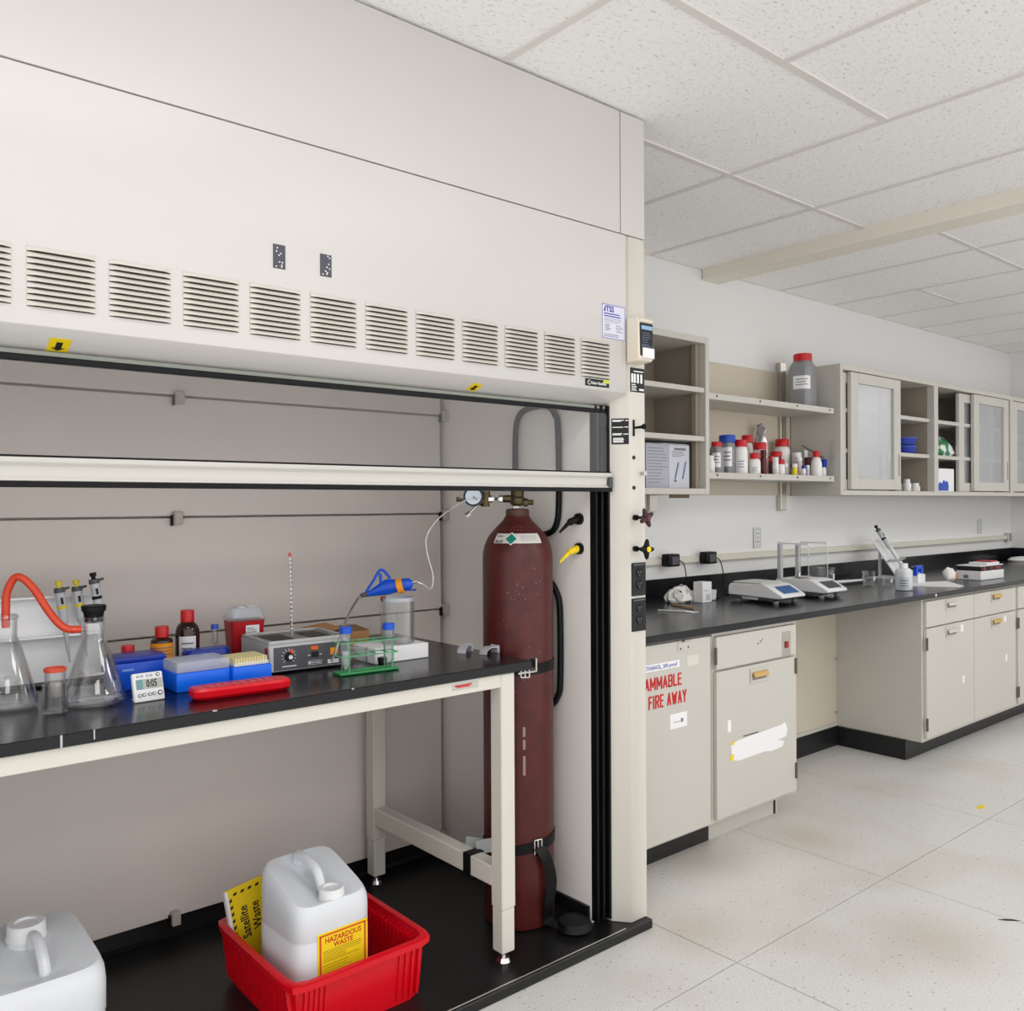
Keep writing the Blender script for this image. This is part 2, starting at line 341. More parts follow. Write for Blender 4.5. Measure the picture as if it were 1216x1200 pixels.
for z0, z1, yo in ((.095, .9585, .003), (.965, 1.3225, .006), (1.329, 1.6965, .006), (1.703, 1.995, .006)):
    obj('baffle', MB().prism([(2.748 - yo, z0), (2.748, z1), (2.762, z1), (2.762 - yo, z0)], 'x', HX0 + .02, 1.972, .0015), INNER, hood)
for x, z in ((.975, 1.695), (.968, 1.325), (1.982, 1.70), (1.982, 1.325), (1.982, .962), (.955, .098), (1.975, .10)):
    c = obj('clip', MB().box(x-.012, x+.014, 2.718, 2.75, z-.022, z+.018, .002), pm('clip_paint', 'BDB3AB', .5), hood)
    obj('clip_screw', MB().box(x-.016, x-.0125, 2.73, 2.75, z-.026, z+.008, .001), BLACKR, c)
pan = obj('floor_pan', MB().box(HX0, 2.165, 1.862, 2.782, 0, .03, .003), PANB, hood)
obj('pan_lip', MB().box(HX0, 2.05, 1.872, 1.8765, .0295, .0318, .0006), STEEL, pan)
obj('cove_strip', MB().prism([(2.78, .029), (2.755, .029), (2.768, .04), (2.771, .083), (2.78, .083)], 'x', HX0+.01, 1.994), PANB, hood)
obj('cove_strip', MB().prism([(1.994, .029), (1.97, .029), (1.982, .04), (1.985, .083), (1.994, .083)], 'y', 1.975, 2.78), PANB, hood)
# sash
obj('header_seal', MB().box(HX0, 2.045, 1.940, 1.952, 1.6467, 1.6605, .002), BLACKR, hood)
obj('header_channel', MB().box(HX0, 2.045, 1.945, 1.957, 1.6608, 1.6705, .001), pm('grey_green_channel', '8B8F85', .4), hood)
sash = obj('sash_rail', MB().prism([(1.918, 1.457), (1.918, 1.447), (1.926, 1.440), (1.929, 1.420), (1.920, 1.414), (1.920, 1.4105), (1.932, 1.4105), (1.932, 1.457)], 'x', HX0, 2.044, .0008), ALU, hood)
obj('sash_gasket', MB().box(HX0, 2.046, 1.917, 1.933, 1.398, 1.410, .0015), BLACKR, sash)
obj('glass_seat', MB().box(HX0, 2.044, 1.922, 1.933, 1.4575, 1.4615), BLACKR, sash)
obj('end_cap', MB().box(2.0305, 2.0475, 1.9165, 1.93, 1.4105, 1.4445, .001), DARKG, sash)
obj('sash_glass', MB().box(HX0, 2.03, 1.9255, 1.9295, 1.4615, 1.645), GLASS, sash)
# post fittings
def bev_pt(t, off=.0012):   # point along the bevelled face of the post
    return Vector((2.052 + t * .0395 - off * .778, 1.935 - t * .049 - off * .628, 0))
ang = math.atan2(-.049, .0395)
m = MB().box(-.0275, .0275, -.0012, 0, 0, .082, .0005); m.xf(Matrix.Translation(bev_pt(.53, 0) + Vector((0, 0, 1.549))) @ Matrix.Rotation(ang, 4, 'Z'))
lb = obj('switch_label', m, INK, hood, label='black label plate with white lines of print')
m = MB()
for z, a, b in ((.076, -.024, .012), (.073, -.024, .004), (.075, .016, .026), (.054, -.024, .010), (.0545, .014, .026), (.0335, -.024, .006), (.030, -.024, .004), (.032, .010, .026), (.019, -.022, .010), (.015, -.022, .012), (.011, -.022, .010), (.007, -.022, .011)): m.box(a, b, -.0017, -.001, z - .0014, z + .0014)
m.xf(Matrix.Translation(bev_pt(.53, 0) + Vector((0, 0, 1.549))) @ Matrix.Rotation(ang, 4, 'Z')); obj('print_lines', m, WHITEL, lb)
ls = obj('lever_switch', MB().box(2.106, 2.110, 1.879, 1.886, 1.575, 1.627, .001), BLACKR, hood, label='black lever switch')
obj('lever', MB().cyl((2.108, 1.882, 1.601), (2.118, 1.853, 1.603), .003, .0055).loft([(.001, 1.594), (.007, 1.598), (.0085, 1.604), (.006, 1.610), (.001, 1.613)], (2.119, 1.85), 12), BLACKR, ls)
for z in (1.507, 1.411): obj('hole_plug', MB().cyl((2.110, 1.883, z), (2.110, 1.887, z), .0062, n=16), INK, hood)
obj('push_knob', MB().cyl((2.146, 1.886, 1.457), (2.146, 1.868, 1.457), .0055, .0075, 14), STEEL, hood)
def star_knob(z, mat, capm, tilt):
    k = obj('valve_knob', MB().cyl((2.112, 1.886, z), (2.109, 1.872, z), .009, .009).cyl((2.112, 1.875, z), (2.112, 1.842, z), .0045), BLACKR, hood, label='four-armed valve knob')
    m = MB()
    for q in range(4):
        a = tilt + q * PI / 2; d = Vector((math.cos(a), 0, math.sin(a)))
        m.cyl(Vector((2.112, 1.836, z)), Vector((2.112, 1.834, z)) + d * .028, .0125, .0062, 10)
        e = Vector((2.112, 1.834, z)) + d * .029; m.cyl(e - d * .003, e + d * .003, .0065, .003, 10)
    m.cyl((2.112, 1.844, z), (2.112, 1.826, z), .013, .011)
    obj('knob_arms', m, mat, k)
    obj('knob_cap', MB().cyl((2.112, 1.8265, z), (2.112, 1.823, z), .0095, .0085), capm, k)
star_knob(1.316, DKMAR, pm('maroon_cap', '5B2437', .3), .45)
star_knob(1.217, BLACKR, YELL, PI/4 + .75)
for z in (1.0665, .9535):
    ol = obj('outlet_plate', MB().box(2.097, 2.161, 1.881, 1.887, z, z + .105, .001), INK, hood, label='black duplex outlet plate')
    for dz in (.036, .073):
        f = obj('outlet_face', MB().cyl((2.129, 1.8815, z + dz), (2.129, 1.8795, z + dz), .0155, n=20), BLACKR, ol)
    m = MB()
    for dz in (.034, .071):
        for dx in (-.006, .006): m.box(2.129 + dx - .0012, 2.129 + dx + .0012, 1.8785, 1.8796, z + dz, z + dz + .009)
        m.cyl((2.129, 1.8785, z + dz - .006), (2.129, 1.8796, z + dz - .006), .0024)
    obj('outlet_slots', m, INKG, ol)
    obj('plate_print', MB().box(2.103, 2.155, 1.8804, 1.8812, z + .098, z + .1005), INKG, ol)
vs = obj('valve_chart', MB().box(2.095, 2.162, 1.8845, 1.8862, 1.716, 1.793, .0005), INK, hood, label='black chart plate with white columns')
m = MB()
for x in (2.099, 2.111, 2.126, 2.142): m.box(x, x + .009, 1.8838, 1.8847, 1.745, 1.774)
m.box(2.136, 2.158, 1.8838, 1.8847, 1.7215, 1.7275); print_lines(m, 2.10, 2.13, 1.719, 1.742, 1.8847, 4, 3)
m.box(2.11, 2.155, 1.8838, 1.8847, 1.780, 1.7835)
obj('print_lines', m, WHITEL, vs)
# certification label, badge, velcro, arrows
cl = obj('certificate_label', MB().box(1.968, 2.0705, 1.8842, 1.8852, 1.872, 1.978), pm('lilac_paper', 'DCDCEC', .7), hood, label='white and blue certification label')
obj('label_border', MB().box(1.968, 2.0705, 1.8838, 1.8843, 1.975, 1.978).box(1.968, 2.0705, 1.8838, 1.8843, 1.872, 1.8745).box(1.968, 1.970, 1.8838, 1.8843, 1.872, 1.978).box(2.0685, 2.0705, 1.8838, 1.8843, 1.872, 1.978), pm('lilac_border', '8E8FC4', .7), cl)
text('label_print', 'TSS', .024, INKB, cl, (2.002, 1.8838, 1.963), bold=.0006); obj('label_mark', MB().prism([(1.974, 1.955), (1.980, 1.971), (1.984, 1.971), (1.981, 1.955)], 'y', 1.8836, 1.8843), INKB, cl)
m = MB(); print_lines(m, 1.976, 2.06, 1.938, 1.953, 1.8843, 2, 5); obj('print_lines', m, INKB, cl)
m = MB(); print_lines(m, 1.976, 2.06, 1.921, 1.937, 1.8843, 3, 6, .25); print_lines(m, 1.98, 2.01, 1.895, 1.918, 1.8843, 4, 7); print_lines(m, 2.03, 2.062, 1.893, 1.918, 1.8843, 4, 8, .3); print_lines(m, 1.975, 2.062, 1.877, 1.888, 1.8843, 2, 9, .4)
obj('print_lines', m, INKG, cl)
bd = obj('maker_badge', MB().box(1.893, 1.997, 1.8835, 1.8852, 1.7185, 1.7405, .0005), INK, hood, label='black maker badge with white lettering')
text('badge_print', 'Fisher Hamilton', .0125, WHITEL, bd, (1.951, 1.8833, 1.7285), sx=.82, bold=.0002)
m = MB().cyl((1.909, 1.8828, 1.7295), (1.909, 1.8836, 1.7295), .0075, n=18); obj('badge_emblem', m, pm('silver_print', 'B9B9B9', .4), bd); obj('emblem_center', MB().cyl((1.9105, 1.8823, 1.7295), (1.9105, 1.8829, 1.7295), .0045, n=16), INK, bd)
obj('badge_sticker', MB().box(1.97, 1.997, 1.8825, 1.8836, 1.7315, 1.7425), pm('lime_sticker', 'C9CE4E', .6), bd)
for x0, x1, z0, z1, sd in ((.888, .918, 1.903, 1.958, 1), (1.007, 1.037, 1.904, 1.957, 2)):
    vp = obj('hook_tape', MB().box(x0, x1, 1.8838, 1.8852, z0, z1), pm('velcro_dark', '54545C', .9), hood, label='dark scrap of fastener tape'); rr = random.Random(sd); m = MB()
    for q in range(9): x = rr.uniform(x0+.004, x1-.006); z = z0 + rr.random() ** 1.8 * (z1 - z0 - .008) + .003; m.box(x, x+.003, 1.8833, 1.884, z, z+.003)
    obj('tape_flecks', m, WHITEL, vp)
def arrow_sticker(x, wd, t0, t1, rot):
    a = Vector((x, 1.885, 1.709)); d = Vector((0, .072, -.036)); nrm = Vector((0, -.447, -.894)); e = Vector((1, 0, 0)); e2 = (e * math.cos(rot) + d.normalized() * math.sin(rot)); f2 = (d.normalized() * math.cos(rot) - e * math.sin(rot))
    c = a + d * (t0 + t1) / 2; hl = (t1 - t0) * .0805 / 2
    P = lambda u, v, o: c + e2 * u + f2 * v + nrm * o
    m = MB(); A = [m.bm.verts.new(P(u, v, o)) for o in (0, .0008) for u, v in ((-wd/2, -hl), (wd/2, -hl), (wd/2, hl), (-wd/2, hl))]
    for f in ((0, 1, 2, 3), (4, 5, 6, 7), (0, 1, 5, 4), (1, 2, 6, 5), (2, 3, 7, 6), (3, 0, 4, 7)): m.bm.faces.new([A[i] for i in f])
    s = obj('arrow_sticker', m, YELL, hood, label='yellow sticker with a black down arrow')
    m = MB(); h = hl * .8; m.poly([P(u, v, .0012) for u, v in ((-.006, -h*.6), (.006, -h*.6), (.006, h*.45), (.014, h*.45), (0, h), (-.014, h*.45), (-.006, h*.45))]); obj('arrow', m, INK, s)
arrow_sticker(.452, .040, .42, .98, 0); arrow_sticker(1.505, .036, .42, .86, .25)
# gas cocks on the side liner
for z, mat, nm in ((1.312, BLACKR, 'dark'), (1.217, YELL, 'yellow')):
    f = obj('gas_cock', MB().cyl((1.996, 2.014, z), (1.984, 2.014, z), .019, .018, 20), BLACKR, hood, label=nm + ' gas nozzle on the side liner')
    obj('nozzle', MB().cyl((1.99, 2.016, z), (1.962, 2.022, z - .008), .013, .010, 14).cyl((1.964, 2.022, z - .008), (1.956, 2.024, z - .012), .012, .010, 14).cyl((1.957, 2.024, z - .011), (1.925, 2.034, z - .042), .0075, .0035, 12), mat, f)
obj('access_ring', MB().tube([(1.978, 2.31, 1.40), (1.978, 2.31, 1.58), (1.978, 2.295, 1.655), (1.978, 2.245, 1.684), (1.978, 2.15, 1.684), (1.978, 2.11, 1.655), (1.978, 2.095, 1.60), (1.978, 2.093, 1.38), (1.978, 2.105, 1.295), (1.978, 2.15, 1.262), (1.978, 2.25, 1.262), (1.978, 2.30, 1.30)], .0105, 10, 6, True), BLACKR, hood, label='black rounded gasket ring on side liner')
obj('access_ring', MB().tube([(1.978, 2.29, .85), (1.978, 2.29, 1.02), (1.978, 2.26, 1.10), (1.978, 2.16, 1.115), (1.978, 2.105, 1.07), (1.978, 2.09, 1.0), (1.978, 2.09, .80), (1.978, 2.10, .735), (1.978, 2.15, .69), (1.978, 2.25, .69), (1.978, 2.285, .75)], .0105, 10, 6, True), BLACKR, hood, label='black rounded gasket ring on side liner')
# airflow monitor
mo = thing('airflow_monitor', 'ivory airflow monitor box with dark screen on the hood post', 'monitor', (2.11, 1.86, 1.80))
obj('housing', MB().prism([(1.885, 1.947), (1.846, 1.947), (1.835, 1.935), (1.832, 1.82), (1.838, 1.808), (1.885, 1.805)], 'x', 2.077, 2.147, .003), OFFW, mo)
obj('face_plate', MB().box(2.0825, 2.1425, 1.8305, 1.835, 1.822, 1.926, .002), INK, mo, label='dark face panel')
obj('screen', MB().box(2.087, 2.138, 1.8295, 1.831, 1.905, 1.917), pm('pale_blue_screen', '8FB4D6', .3), mo)
m = MB(); print_lines(m, 2.09, 2.138, 1.862, 1.898, 1.8306, 5, 12, .3); print_lines(m, 2.088, 2.14, 1.85, 1.86, 1.8306, 2, 13, .5); obj('print_lines', m, pm('blue_grey_print', '5D6A86', .5), mo)
obj('sticker', MB().box(2.092, 2.146, 1.8285, 1.831, 1.817, 1.848), WHITEL, mo, label='white paper sticker')
obj('brow', MB().box(2.081, 2.144, 1.829, 1.84, 1.928, 1.938, .003), OFFW, mo)

# ------------------------------------------------------------------ workbench in the hood
TZ = .90
tb = thing('workbench', 'cream steel workbench with black top standing inside the fume hood', 'table', (.72, 2.33, .03))
obj('bench_top', MB().box(-.28+.06, 1.725, 1.942, 2.705, .873, TZ, .0025), BLACKE, tb)
fr = pm('bench_cream_steel', 'D3D0C6', .35, var=.015)
ap = obj('apron', MB().box(-.1, 1.613, 1.953, 1.978, .833, .872, .0015), fr, tb)
obj('apron', MB().box(-.1, 1.613, 2.672, 2.697, .833, .872, .0015), fr, tb)
obj('apron', MB().box(1.637, 1.662, 2.0, 2.672, .833, .872, .0015), fr, tb)
for x in (-.15, 1.612):
    for y in (1.95, 2.65):
        l = obj('leg', MB().box(x, x+.051, y, y+.051, .19, .872, .003), fr, tb)
        obj('leg_extension', MB().box(x+.002, x+.049, y+.002, y+.049, .062, .1895, .003), fr, l)
        obj('leveling_foot', MB().cyl((x+.0255, y+.0255, .031), (x+.0255, y+.0255, .043), .021, .016, 20).cyl((x+.0255, y+.0255, .043), (x+.0255, y+.0255, .064), .0055, n=10), CHROME, l, label='chrome levelling foot')
    obj('stretcher', MB().box(x+.002, x+.049, 2.001, 2.65, .245, .304, .003), fr, tb)
pl = obj('plate', MB().box(1.44, 1.53, 1.9515, 1.9535, .8475, .864, .0004), pm('silver_plate', 'BDB9B2', .4), tb, label='small silver and red maker plate')
obj('plate_print', MB().box(1.447, 1.506, 1.9508, 1.9518, .8575, .861).box(1.453, 1.50, 1.9508, 1.9518, .8535, .8565), INKR, pl)
m = MB()
for x in (1.47, 1.485, 1.505): m.cyl((x, 2.03, .835), (x, 2.03, .872), .005).cyl((x, 2.03, .83), (x, 2.03, .84), .009)
m.box(1.45, 1.54, 2.02, 2.04, .845, .872); obj('mount_bracket', m, STEEL, tb)
obj('edge_chips', MB().box(.452, .456, 1.9408, 1.943, .874, .899).box(.515, .5175, 1.9408, 1.943, .88, .9).box(.765, .775, 1.9412, 1.946, .898, .9004).box(1.12, 1.126, 1.9412, 1.946, .898, .9004), GREYM, tb)
cb = obj('clamp_bracket', MB().box(1.70, 1.735, 1.9365, 1.9405, .865, .869).box(1.733, 1.7385, 1.9365, 1.962, .865, .905).box(1.669, 1.706, 1.9385, 1.9425, .8645, .8705, .0008), STEEL, tb, label='steel clamp bracket at the corner')

# ------------------------------------------------------------------ gas cylinder
CX, CY = 1.851, 2.153
toC = Vector((-1.851, -2.153, 0)).normalized(); toR = Vector((-toC.y, toC.x, 0))     # toR: to the right as seen from the room
gc = thing('gas_cylinder', 'tall maroon gas cylinder with rusty neck strapped beside the workbench', 'gas cylinder', (CX, CY, .0305))
prof = [(.094, .031), (.107, .036), (.113, .055), (.113, 1.185), (.1118, 1.205), (.1075, 1.228), (.0997, 1.247), (.091, 1.262), (.079, 1.276), (.064, 1.292), (.050, 1.306), (.041, 1.318), (.039, 1.324)]
obj('body', MB().loft(prof, (CX, CY), 56), MAROON, gc)
obj('neck_ring', MB().loft([(.037, 1.322), (.038, 1.332), (.037, 1.343), (.031, 1.346)], (CX, CY), 28), pm('rusty_neck', '5A4034', .55, .3, var=.3, vs=40), gc)
vb = obj('valve', MB().loft([(.012, 1.345), (.014, 1.356), (.020, 1.358), (.024, 1.364), (.024, 1.38), (.02, 1.385), (.022, 1.40), (.02, 1.422), (.006, 1.425)], (CX, CY), 16), BRASS, gc)
c0 = Vector((CX, CY, 1.366)); obj('valve_outlet', MB().cyl(c0, c0 + toR * .052, .010, .008, 12).cyl(c0 + toR*.02, c0 + toR * .034, .013, n=6), BRASS, vb)
c1 = Vector((CX, CY, 1.378)); obj('valve_inlet_nut', MB().cyl(c1, c1 - toR * .047, .013, .012, 12), BRASS, vb)
obj('neck_nut', MB().loft([(.017, 1.346), (.0175, 1.354)], (CX, CY), 6), STEEL, vb)
def on_body(phi, z, off=.0015):
    for (r0, z0), (r1, z1) in zip(prof, prof[1:]):
        if z0 <= z <= z1: r = r0 + (r1 - r0) * (z - z0) / (z1 - z0); break
    d = toC * math.cos(phi) + toR * math.sin(phi); return Vector((CX, CY, z)) + d * (r + off)
def patch(p0, p1, z0, z1, n, off, fz=None, k=3):
    m = MB(); g = [[m.bm.verts.new(on_body(p0 + (p1-p0)*i/n, z0 + (z1-z0)*j/k, off)) for i in range(n+1)] for j in range(k+1)]
    for j in range(k):
        for i in range(n): m.bm.faces.new((g[j][i], g[j][i+1], g[j+1][i+1], g[j+1][i]))
    return m
pk = obj('placard', patch(-.80, .80, 1.2385, 1.2685, 20, .0015), pm('placard_paper', 'D9D5CE', .6), gc, label='white paper band with a green diamond')
def diamond(s, off):
    cz, cp = 1.2525, -.20; m = MB(); A = []
    for u, v in ((0, 1), (1, 0), (0, -1), (-1, 0)): A.append(m.bm.verts.new(on_body(cp + u * s / .098, cz + v * s * .92, off)))
    c = m.bm.verts.new(on_body(cp, cz, off + .0012))
    for i in range(4): m.bm.faces.new((A[i], A[(i+1) % 4], c))
    return m
obj('diamond_border', diamond(.022, .004), WHITEL, pk); obj('hazard_diamond', diamond(.0175, .006), TEAL, pk)
m = MB()
for a, b, z, h in ((-.72, -.50, 1.2605, .0016), (-.74, -.62, 1.246, .0022), (-.58, -.46, 1.246, .0022), (-.74, -.48, 1.242, .0014)): m.bm.from_mesh(meshify('t', patch(a, b, z - h, z + h, 4, .0026, k=1).bm, INK))
for i in range(4): m.bm.from_mesh(meshify('t', patch(.10, .68 - .05 * (i % 2), 1.246 + i*.005 - .0005, 1.246 + i*.005 + .0005, 8, .0026, k=1).bm, INK))
obj('print_lines', m, INKG, pk)
m = MB(); rr = random.Random(5)
for i in range(16):
    ph = rr.uniform(-.7, .2); z = rr.uniform(1.276, 1.292); m.bm.from_mesh(meshify('t', patch(ph, ph+.03, z, z+.0018, 1, .0008, k=1).bm, INK))
for i in range(46):
    ph = rr.gauss(.1, .35); z = rr.uniform(.75, 1.18); m.bm.from_mesh(meshify('t', patch(ph, ph+rr.uniform(.008, .02), z, z+rr.uniform(.001, .005), 1, .0006, k=1).bm, INK))
for z in (.64, .60, .52, .55): m.bm.from_mesh(meshify('t', patch(.12, .19, z, z+.03, 1, .0006, k=1).bm, INK))
obj('paint_chips', m, pm('chip_grey', '9A8681', .7), gc)
# straps: one thing each
def strap(name, label, z, buckle_phi, tilt):
    t = thing(name, label, 'strap', (CX, CY, z - .02)); m = MB(); n = 60; A = []
    for i in range(n):
        a = 2 * PI * i / n; d = toC * math.cos(a) + toR * math.sin(a); zz = z + tilt * math.sin(a); A.append([m.bm.verts.new(Vector((CX, CY, zz + h)) + d * r) for r, h in ((.1138, -.016), (.1158, -.016), (.1158, .016), (.1138, .016))])
    for i in range(n):
        for k in range(4): m.bm.faces.new((A[i][k], A[i][(k+1) % 4], A[(i+1) % n][(k+1) % 4], A[(i+1) % n][k]))
    obj('webbing', m, BLACKR, t)
    d = toC * math.cos(buckle_phi) + toR * math.sin(buckle_phi); s = toR * math.cos(buckle_phi) - toC * math.sin(buckle_phi); c = Vector((CX, CY, z + tilt*math.sin(buckle_phi))) + d * .119
    m = MB(); w_, h_ = .013, .022
    for a, b in (((-1, -1), (1, -1)), ((1, -1), (1, 1)), ((1, 1), (-1, 1)), ((-1, 1), (-1, -1)), ((0, -1), (0, 1))): m.cyl(c + s*w_*a[0] + Vector((0, 0, h_*a[1])), c + s*w_*b[0] + Vector((0, 0, h_*b[1])), .0028, n=8)
    obj('buckle', m, CHROME, t, label='chrome buckle'); return t, c, d, s
strap('cylinder_strap', 'black webbing strap around the cylinder at bench-top height', .846, .18, .004)
t, c, d, s = strap('cylinder_strap', 'black webbing strap low on the cylinder with a long loose tail', .288, .52, .014)
obj('loose_tail', MB().tube([c + d*.002, c + d*.016 + s*.018 + Vector((0, 0, -.03)), c + d*.012 + s*.042 + Vector((0, 0, -.11)), c + d*.008 + s*.032 + Vector((0, 0, -.19)), c + d*.0 + s*.038 + Vector((0, 0, -.238)), c + d*.05 + s*.07 + Vector((0, 0, -.247))], .018, flat=(s.x, s.y, 0)), BLACKR, t)
obj('coiled_end', MB().loft([(.05, .052, .032), (.058, .056, .04), (.05, .046, .062), (.02, .018, .066)], (1.925, 1.975), 20), BLACKR, t)
st = thing('stretcher_strap', 'black and grey strap looped over the bench stretcher', 'strap', (1.637, 2.13, .245))
obj('webbing', MB().box(1.6115, 1.664, 2.100, 2.135, .2425, .2445).box(1.6115, 1.664, 2.100, 2.135, .3045, .307, .0006).box(1.6105, 1.6135, 2.100, 2.135, .2425, .307, .0006).box(1.6615, 1.664, 2.10, 2.135, .2425, .307), BLACKR, st)
obj('grey_pad', MB().tube([(1.655, 2.125, .309), (1.70, 2.11, .312), (1.715, 2.10, .30)], .02, flat=(.0, .4, 1)).tube([(1.655, 2.18, .314), (1.70, 2.14, .305), (1.733, 2.10, .29)], .016, flat=(.0, .3, 1)), GREYC, st, label='grey cloth strap end')

# regulator and clear line
rg = thing('gas_regulator', 'brass gas regulator with round dial gauge beside the cylinder valve', 'regulator', (1.70, 2.135, 1.33))
q0 = c1 - toR * .048; q1 = Vector((1.727, 2.128, 1.377))
obj('inlet_stem', MB().cyl(q0, q0 - toR*.012, .012, n=6).cyl(q0 - toR*.012, q1, .0062, n=12).cyl(q1, q1 - toR*.014, .011, n=6), CHROME, rg)
q2 = q1 - toR * .022 + Vector((0, 0, -.004)); obj('body', MB().cyl(q2 + Vector((0, 0, .028)), q2 + Vector((0, 0, -.020)), .016, .013, 16).cyl(q2, q2 - toR*.02 + Vector((0, 0, -.004)), .014, n=12), BRASS, rg)
g = q2 - toR * .036 + toC * .018 + Vector((0, 0, .012)); ga = obj('gauge', MB().cyl(g - toC*.016, g + toC*.010, .031, n=28), pm('gauge_blue', '1D2C3C', .3), rg, label='dark blue dial gauge')
obj('gauge_face', MB().cyl(g + toC*.0105, g + toC*.012, .0245, n=28), pm('gauge_white', 'CFDCE6', .3), ga); obj('gauge_needle', MB().cyl(g + toC*.0135, g + toC*.0135 + toR*.012 + Vector((0, 0, -.012)), .0012, n=6), INK, ga)
h = q2 - toR * .03 + Vector((0, 0, -.020)); obj('hose_barb', MB().cyl(h, h - toR*.022 + Vector((0, 0, -.022)), .0045, n=10).cyl(h - toR*.018 + Vector((0, 0, -.018)), h - toR*.03 + Vector((0, 0, -.027)), .009, n=6), CHROME, rg)
obj('relief_valve', MB().cyl(g - toR*.03 + Vector((0, 0, -.012)), g - toR*.05 + Vector((0, 0, -.009)), .0055, n=10).cyl(g - toR*.046 + Vector((0, 0, -.009)), g - toR*.053 + Vector((0, 0, -.008)), .0075, n=10), BRASS, rg)
obj('clear_tubing', MB().tube([(1.650, 2.10, 1.379), (1.603, 2.095, 1.374), (1.581, 2.107, 1.362), (1.543, 2.14, 1.328), (1.52, 2.16, 1.295), (1.506, 2.171, 1.257), (1.51, 2.168, 1.207), (1.521, 2.158, 1.15), (1.518, 2.162, 1.11), (1.50, 2.178, 1.122), (1.486, 2.19, 1.129)], .0022, 8, 5), TUBEP, label='thin clear tubing drooping from the regulator to the blue gun', cat='tubing')

# ------------------------------------------------------------------ red bin and containers on the hood floor
bn = thing('spill_bin', 'red ribbed plastic bin holding a white jerrican on the hood floor', 'bin', (1.165, 2.19, .031))
bx0, bx1, by0, by1 = .965, 1.37, 1.962, 2.425
m = MB(); hx, hy = (bx1-bx0)/2, (by1-by0)/2; bc = ((bx0+bx1)/2, (by0+by1)/2)
m.loft([(hx-.022, hy-.022, .031), (hx-.004, hy-.004, .178), (hx+.008, hy+.008, .178), (hx+.009, hy+.009, .194), (hx+.002, hy+.002, .197), (hx-.010, hy-.010, .196), (hx-.012, hy-.012, .180), (hx-.027, hy-.027, .037)], bc, 64, 14)
obj('bin_body', m, REDP, bn)
rib0 = None
def rib(x, y, ax):
    global rib0
    m = MB()
    if ax == 'y': m.prism([(y - .004, .176), (y + .010, .176), (y + .024, .045), (y + .012, .045)], 'x', x - .0035, x + .0035)
    else: m.prism([(x + .004, .176), (x - .010, .176), (x - .024, .045), (x - .012, .045)] if ax == 'r' else [(x - .004, .176), (x + .010, .176), (x + .024, .045), (x + .012, .045)], 'y', y - .0035, y + .0035)
    obj('rib', m, REDP, bn)
for i in range(9): rib(bx0 + .036 + i * .014 if i < 5 else bx1 - .036 - (i - 5) * .02, by0 + .003, 'y')
for i in range(19):
    y = by0 + .04 + i * .0215; rib(bx0 + .003, y, 'l'); rib(bx1 - .003, y, 'r')
    obj('rib', MB().box(bx1 - .0255, bx1 - .013, y - .003, y + .003, .05, .176), REDP, bn)
obj('absorbent_mat', MB().box(bx0 + .035, bx1 - .035, by0 + .035, by1 - .035, .038, .050, .004), pm('dark_mat', '4A484E', .85, var=.7, vs=60), label='mottled dark grey absorbent mat lying in the red bin', cat='mat')
def jerrican(name, label, cx, cy, hx, hy, z0, zt, cap, handle, rz=0.0, big=False):
    t = thing(name, label, 'jerrican', (cx, cy, z0), rz)
    H = zt - z0
    def top(x, y):
        u, v = x / hx, y / hy; e = max(0, min(1, (.90 - max(abs(u), abs(v))) / .30)); e = e * e * (3 - 2 * e)
        val = (.014 if big else .030) * math.exp(-(u / .34) ** 2) * (1 if v > -.75 else .6)
        return -val * e
    sl = .012 if big else .034
    pr = [(hx*.9, hy*.9, 0), (hx*.985, hy*.985, .012), (hx, hy, .035), (hx, hy, H*.60), (hx*.985, hy*.985, H*.615), (hx*.985, hy*.985, H*.64), (hx, hy, H*.655), (hx, hy, H-.045), (hx*.985, hy*.985, H-.022), (hx*.95, hy*.95, H-.008), (hx*.90, hy*.90, H)]
    m = MB(); m.loft(pr, (0, 0), 64, 6.0, cap1=False)
    m.loft([(hx*k, hy*k, H) for k in (.90, .82, .74, .66, .56, .46, .36, .24, .12, .03)], (0, 0), 64, 6.0, cap0=False, zf=top)
    bmesh.ops.remove_doubles(m.bm, verts=m.bm.verts, dist=.0008)
    for v in m.bm.verts:
        k = max(0, min(1, (v.co.z - H*.66) / (H*.3))); v.co.z += sl * k * v.co.y / hy
    obj('can_body', m, HDPE, t, local=True)
    ca, cb_, cr, ch = cap
    cp = obj('cap', MB().loft([(cr*1.02, cb_[2] - ch), (cr*1.06, cb_[2] - ch*.8), (cr, cb_[2] - ch*.7), (cr*.97, cb_[2] - .003), (cr*.9, cb_[2]), (cr*.62, cb_[2]), (cr*.58, cb_[2] - .005)], cb_[:2], 32), WHITEP, t, local=True)
    obj('cap_rib', MB().loft([(cr*1.08, cb_[2] - ch - .006), (cr*1.08, cb_[2] - ch)], cb_[:2], 32), WHITEP, cp, local=True)
    obj('handle', MB().tube(handle, .0125, 10, 6), HDPE, t, local=True)
    return t
j1 = jerrican('waste_jerrican', 'white jerrican with yellow hazardous waste label in the red bin', 1.122, 2.150, .112, .118, .0505, .366, (0, (.010, -.072, .306), .034, .034),
              [(-.004, .085, .325), (-.004, .078, .348), (-.004, .035, .352), (-.002, -.018, .334), (.002, -.036, .29)], .03)
lb = obj('waste_label', MB().box(-.058, .090, -.1192, -.1178, .062, .215), YELL, j1, local=True, label='yellow hazardous waste label with orange border')
m = MB()
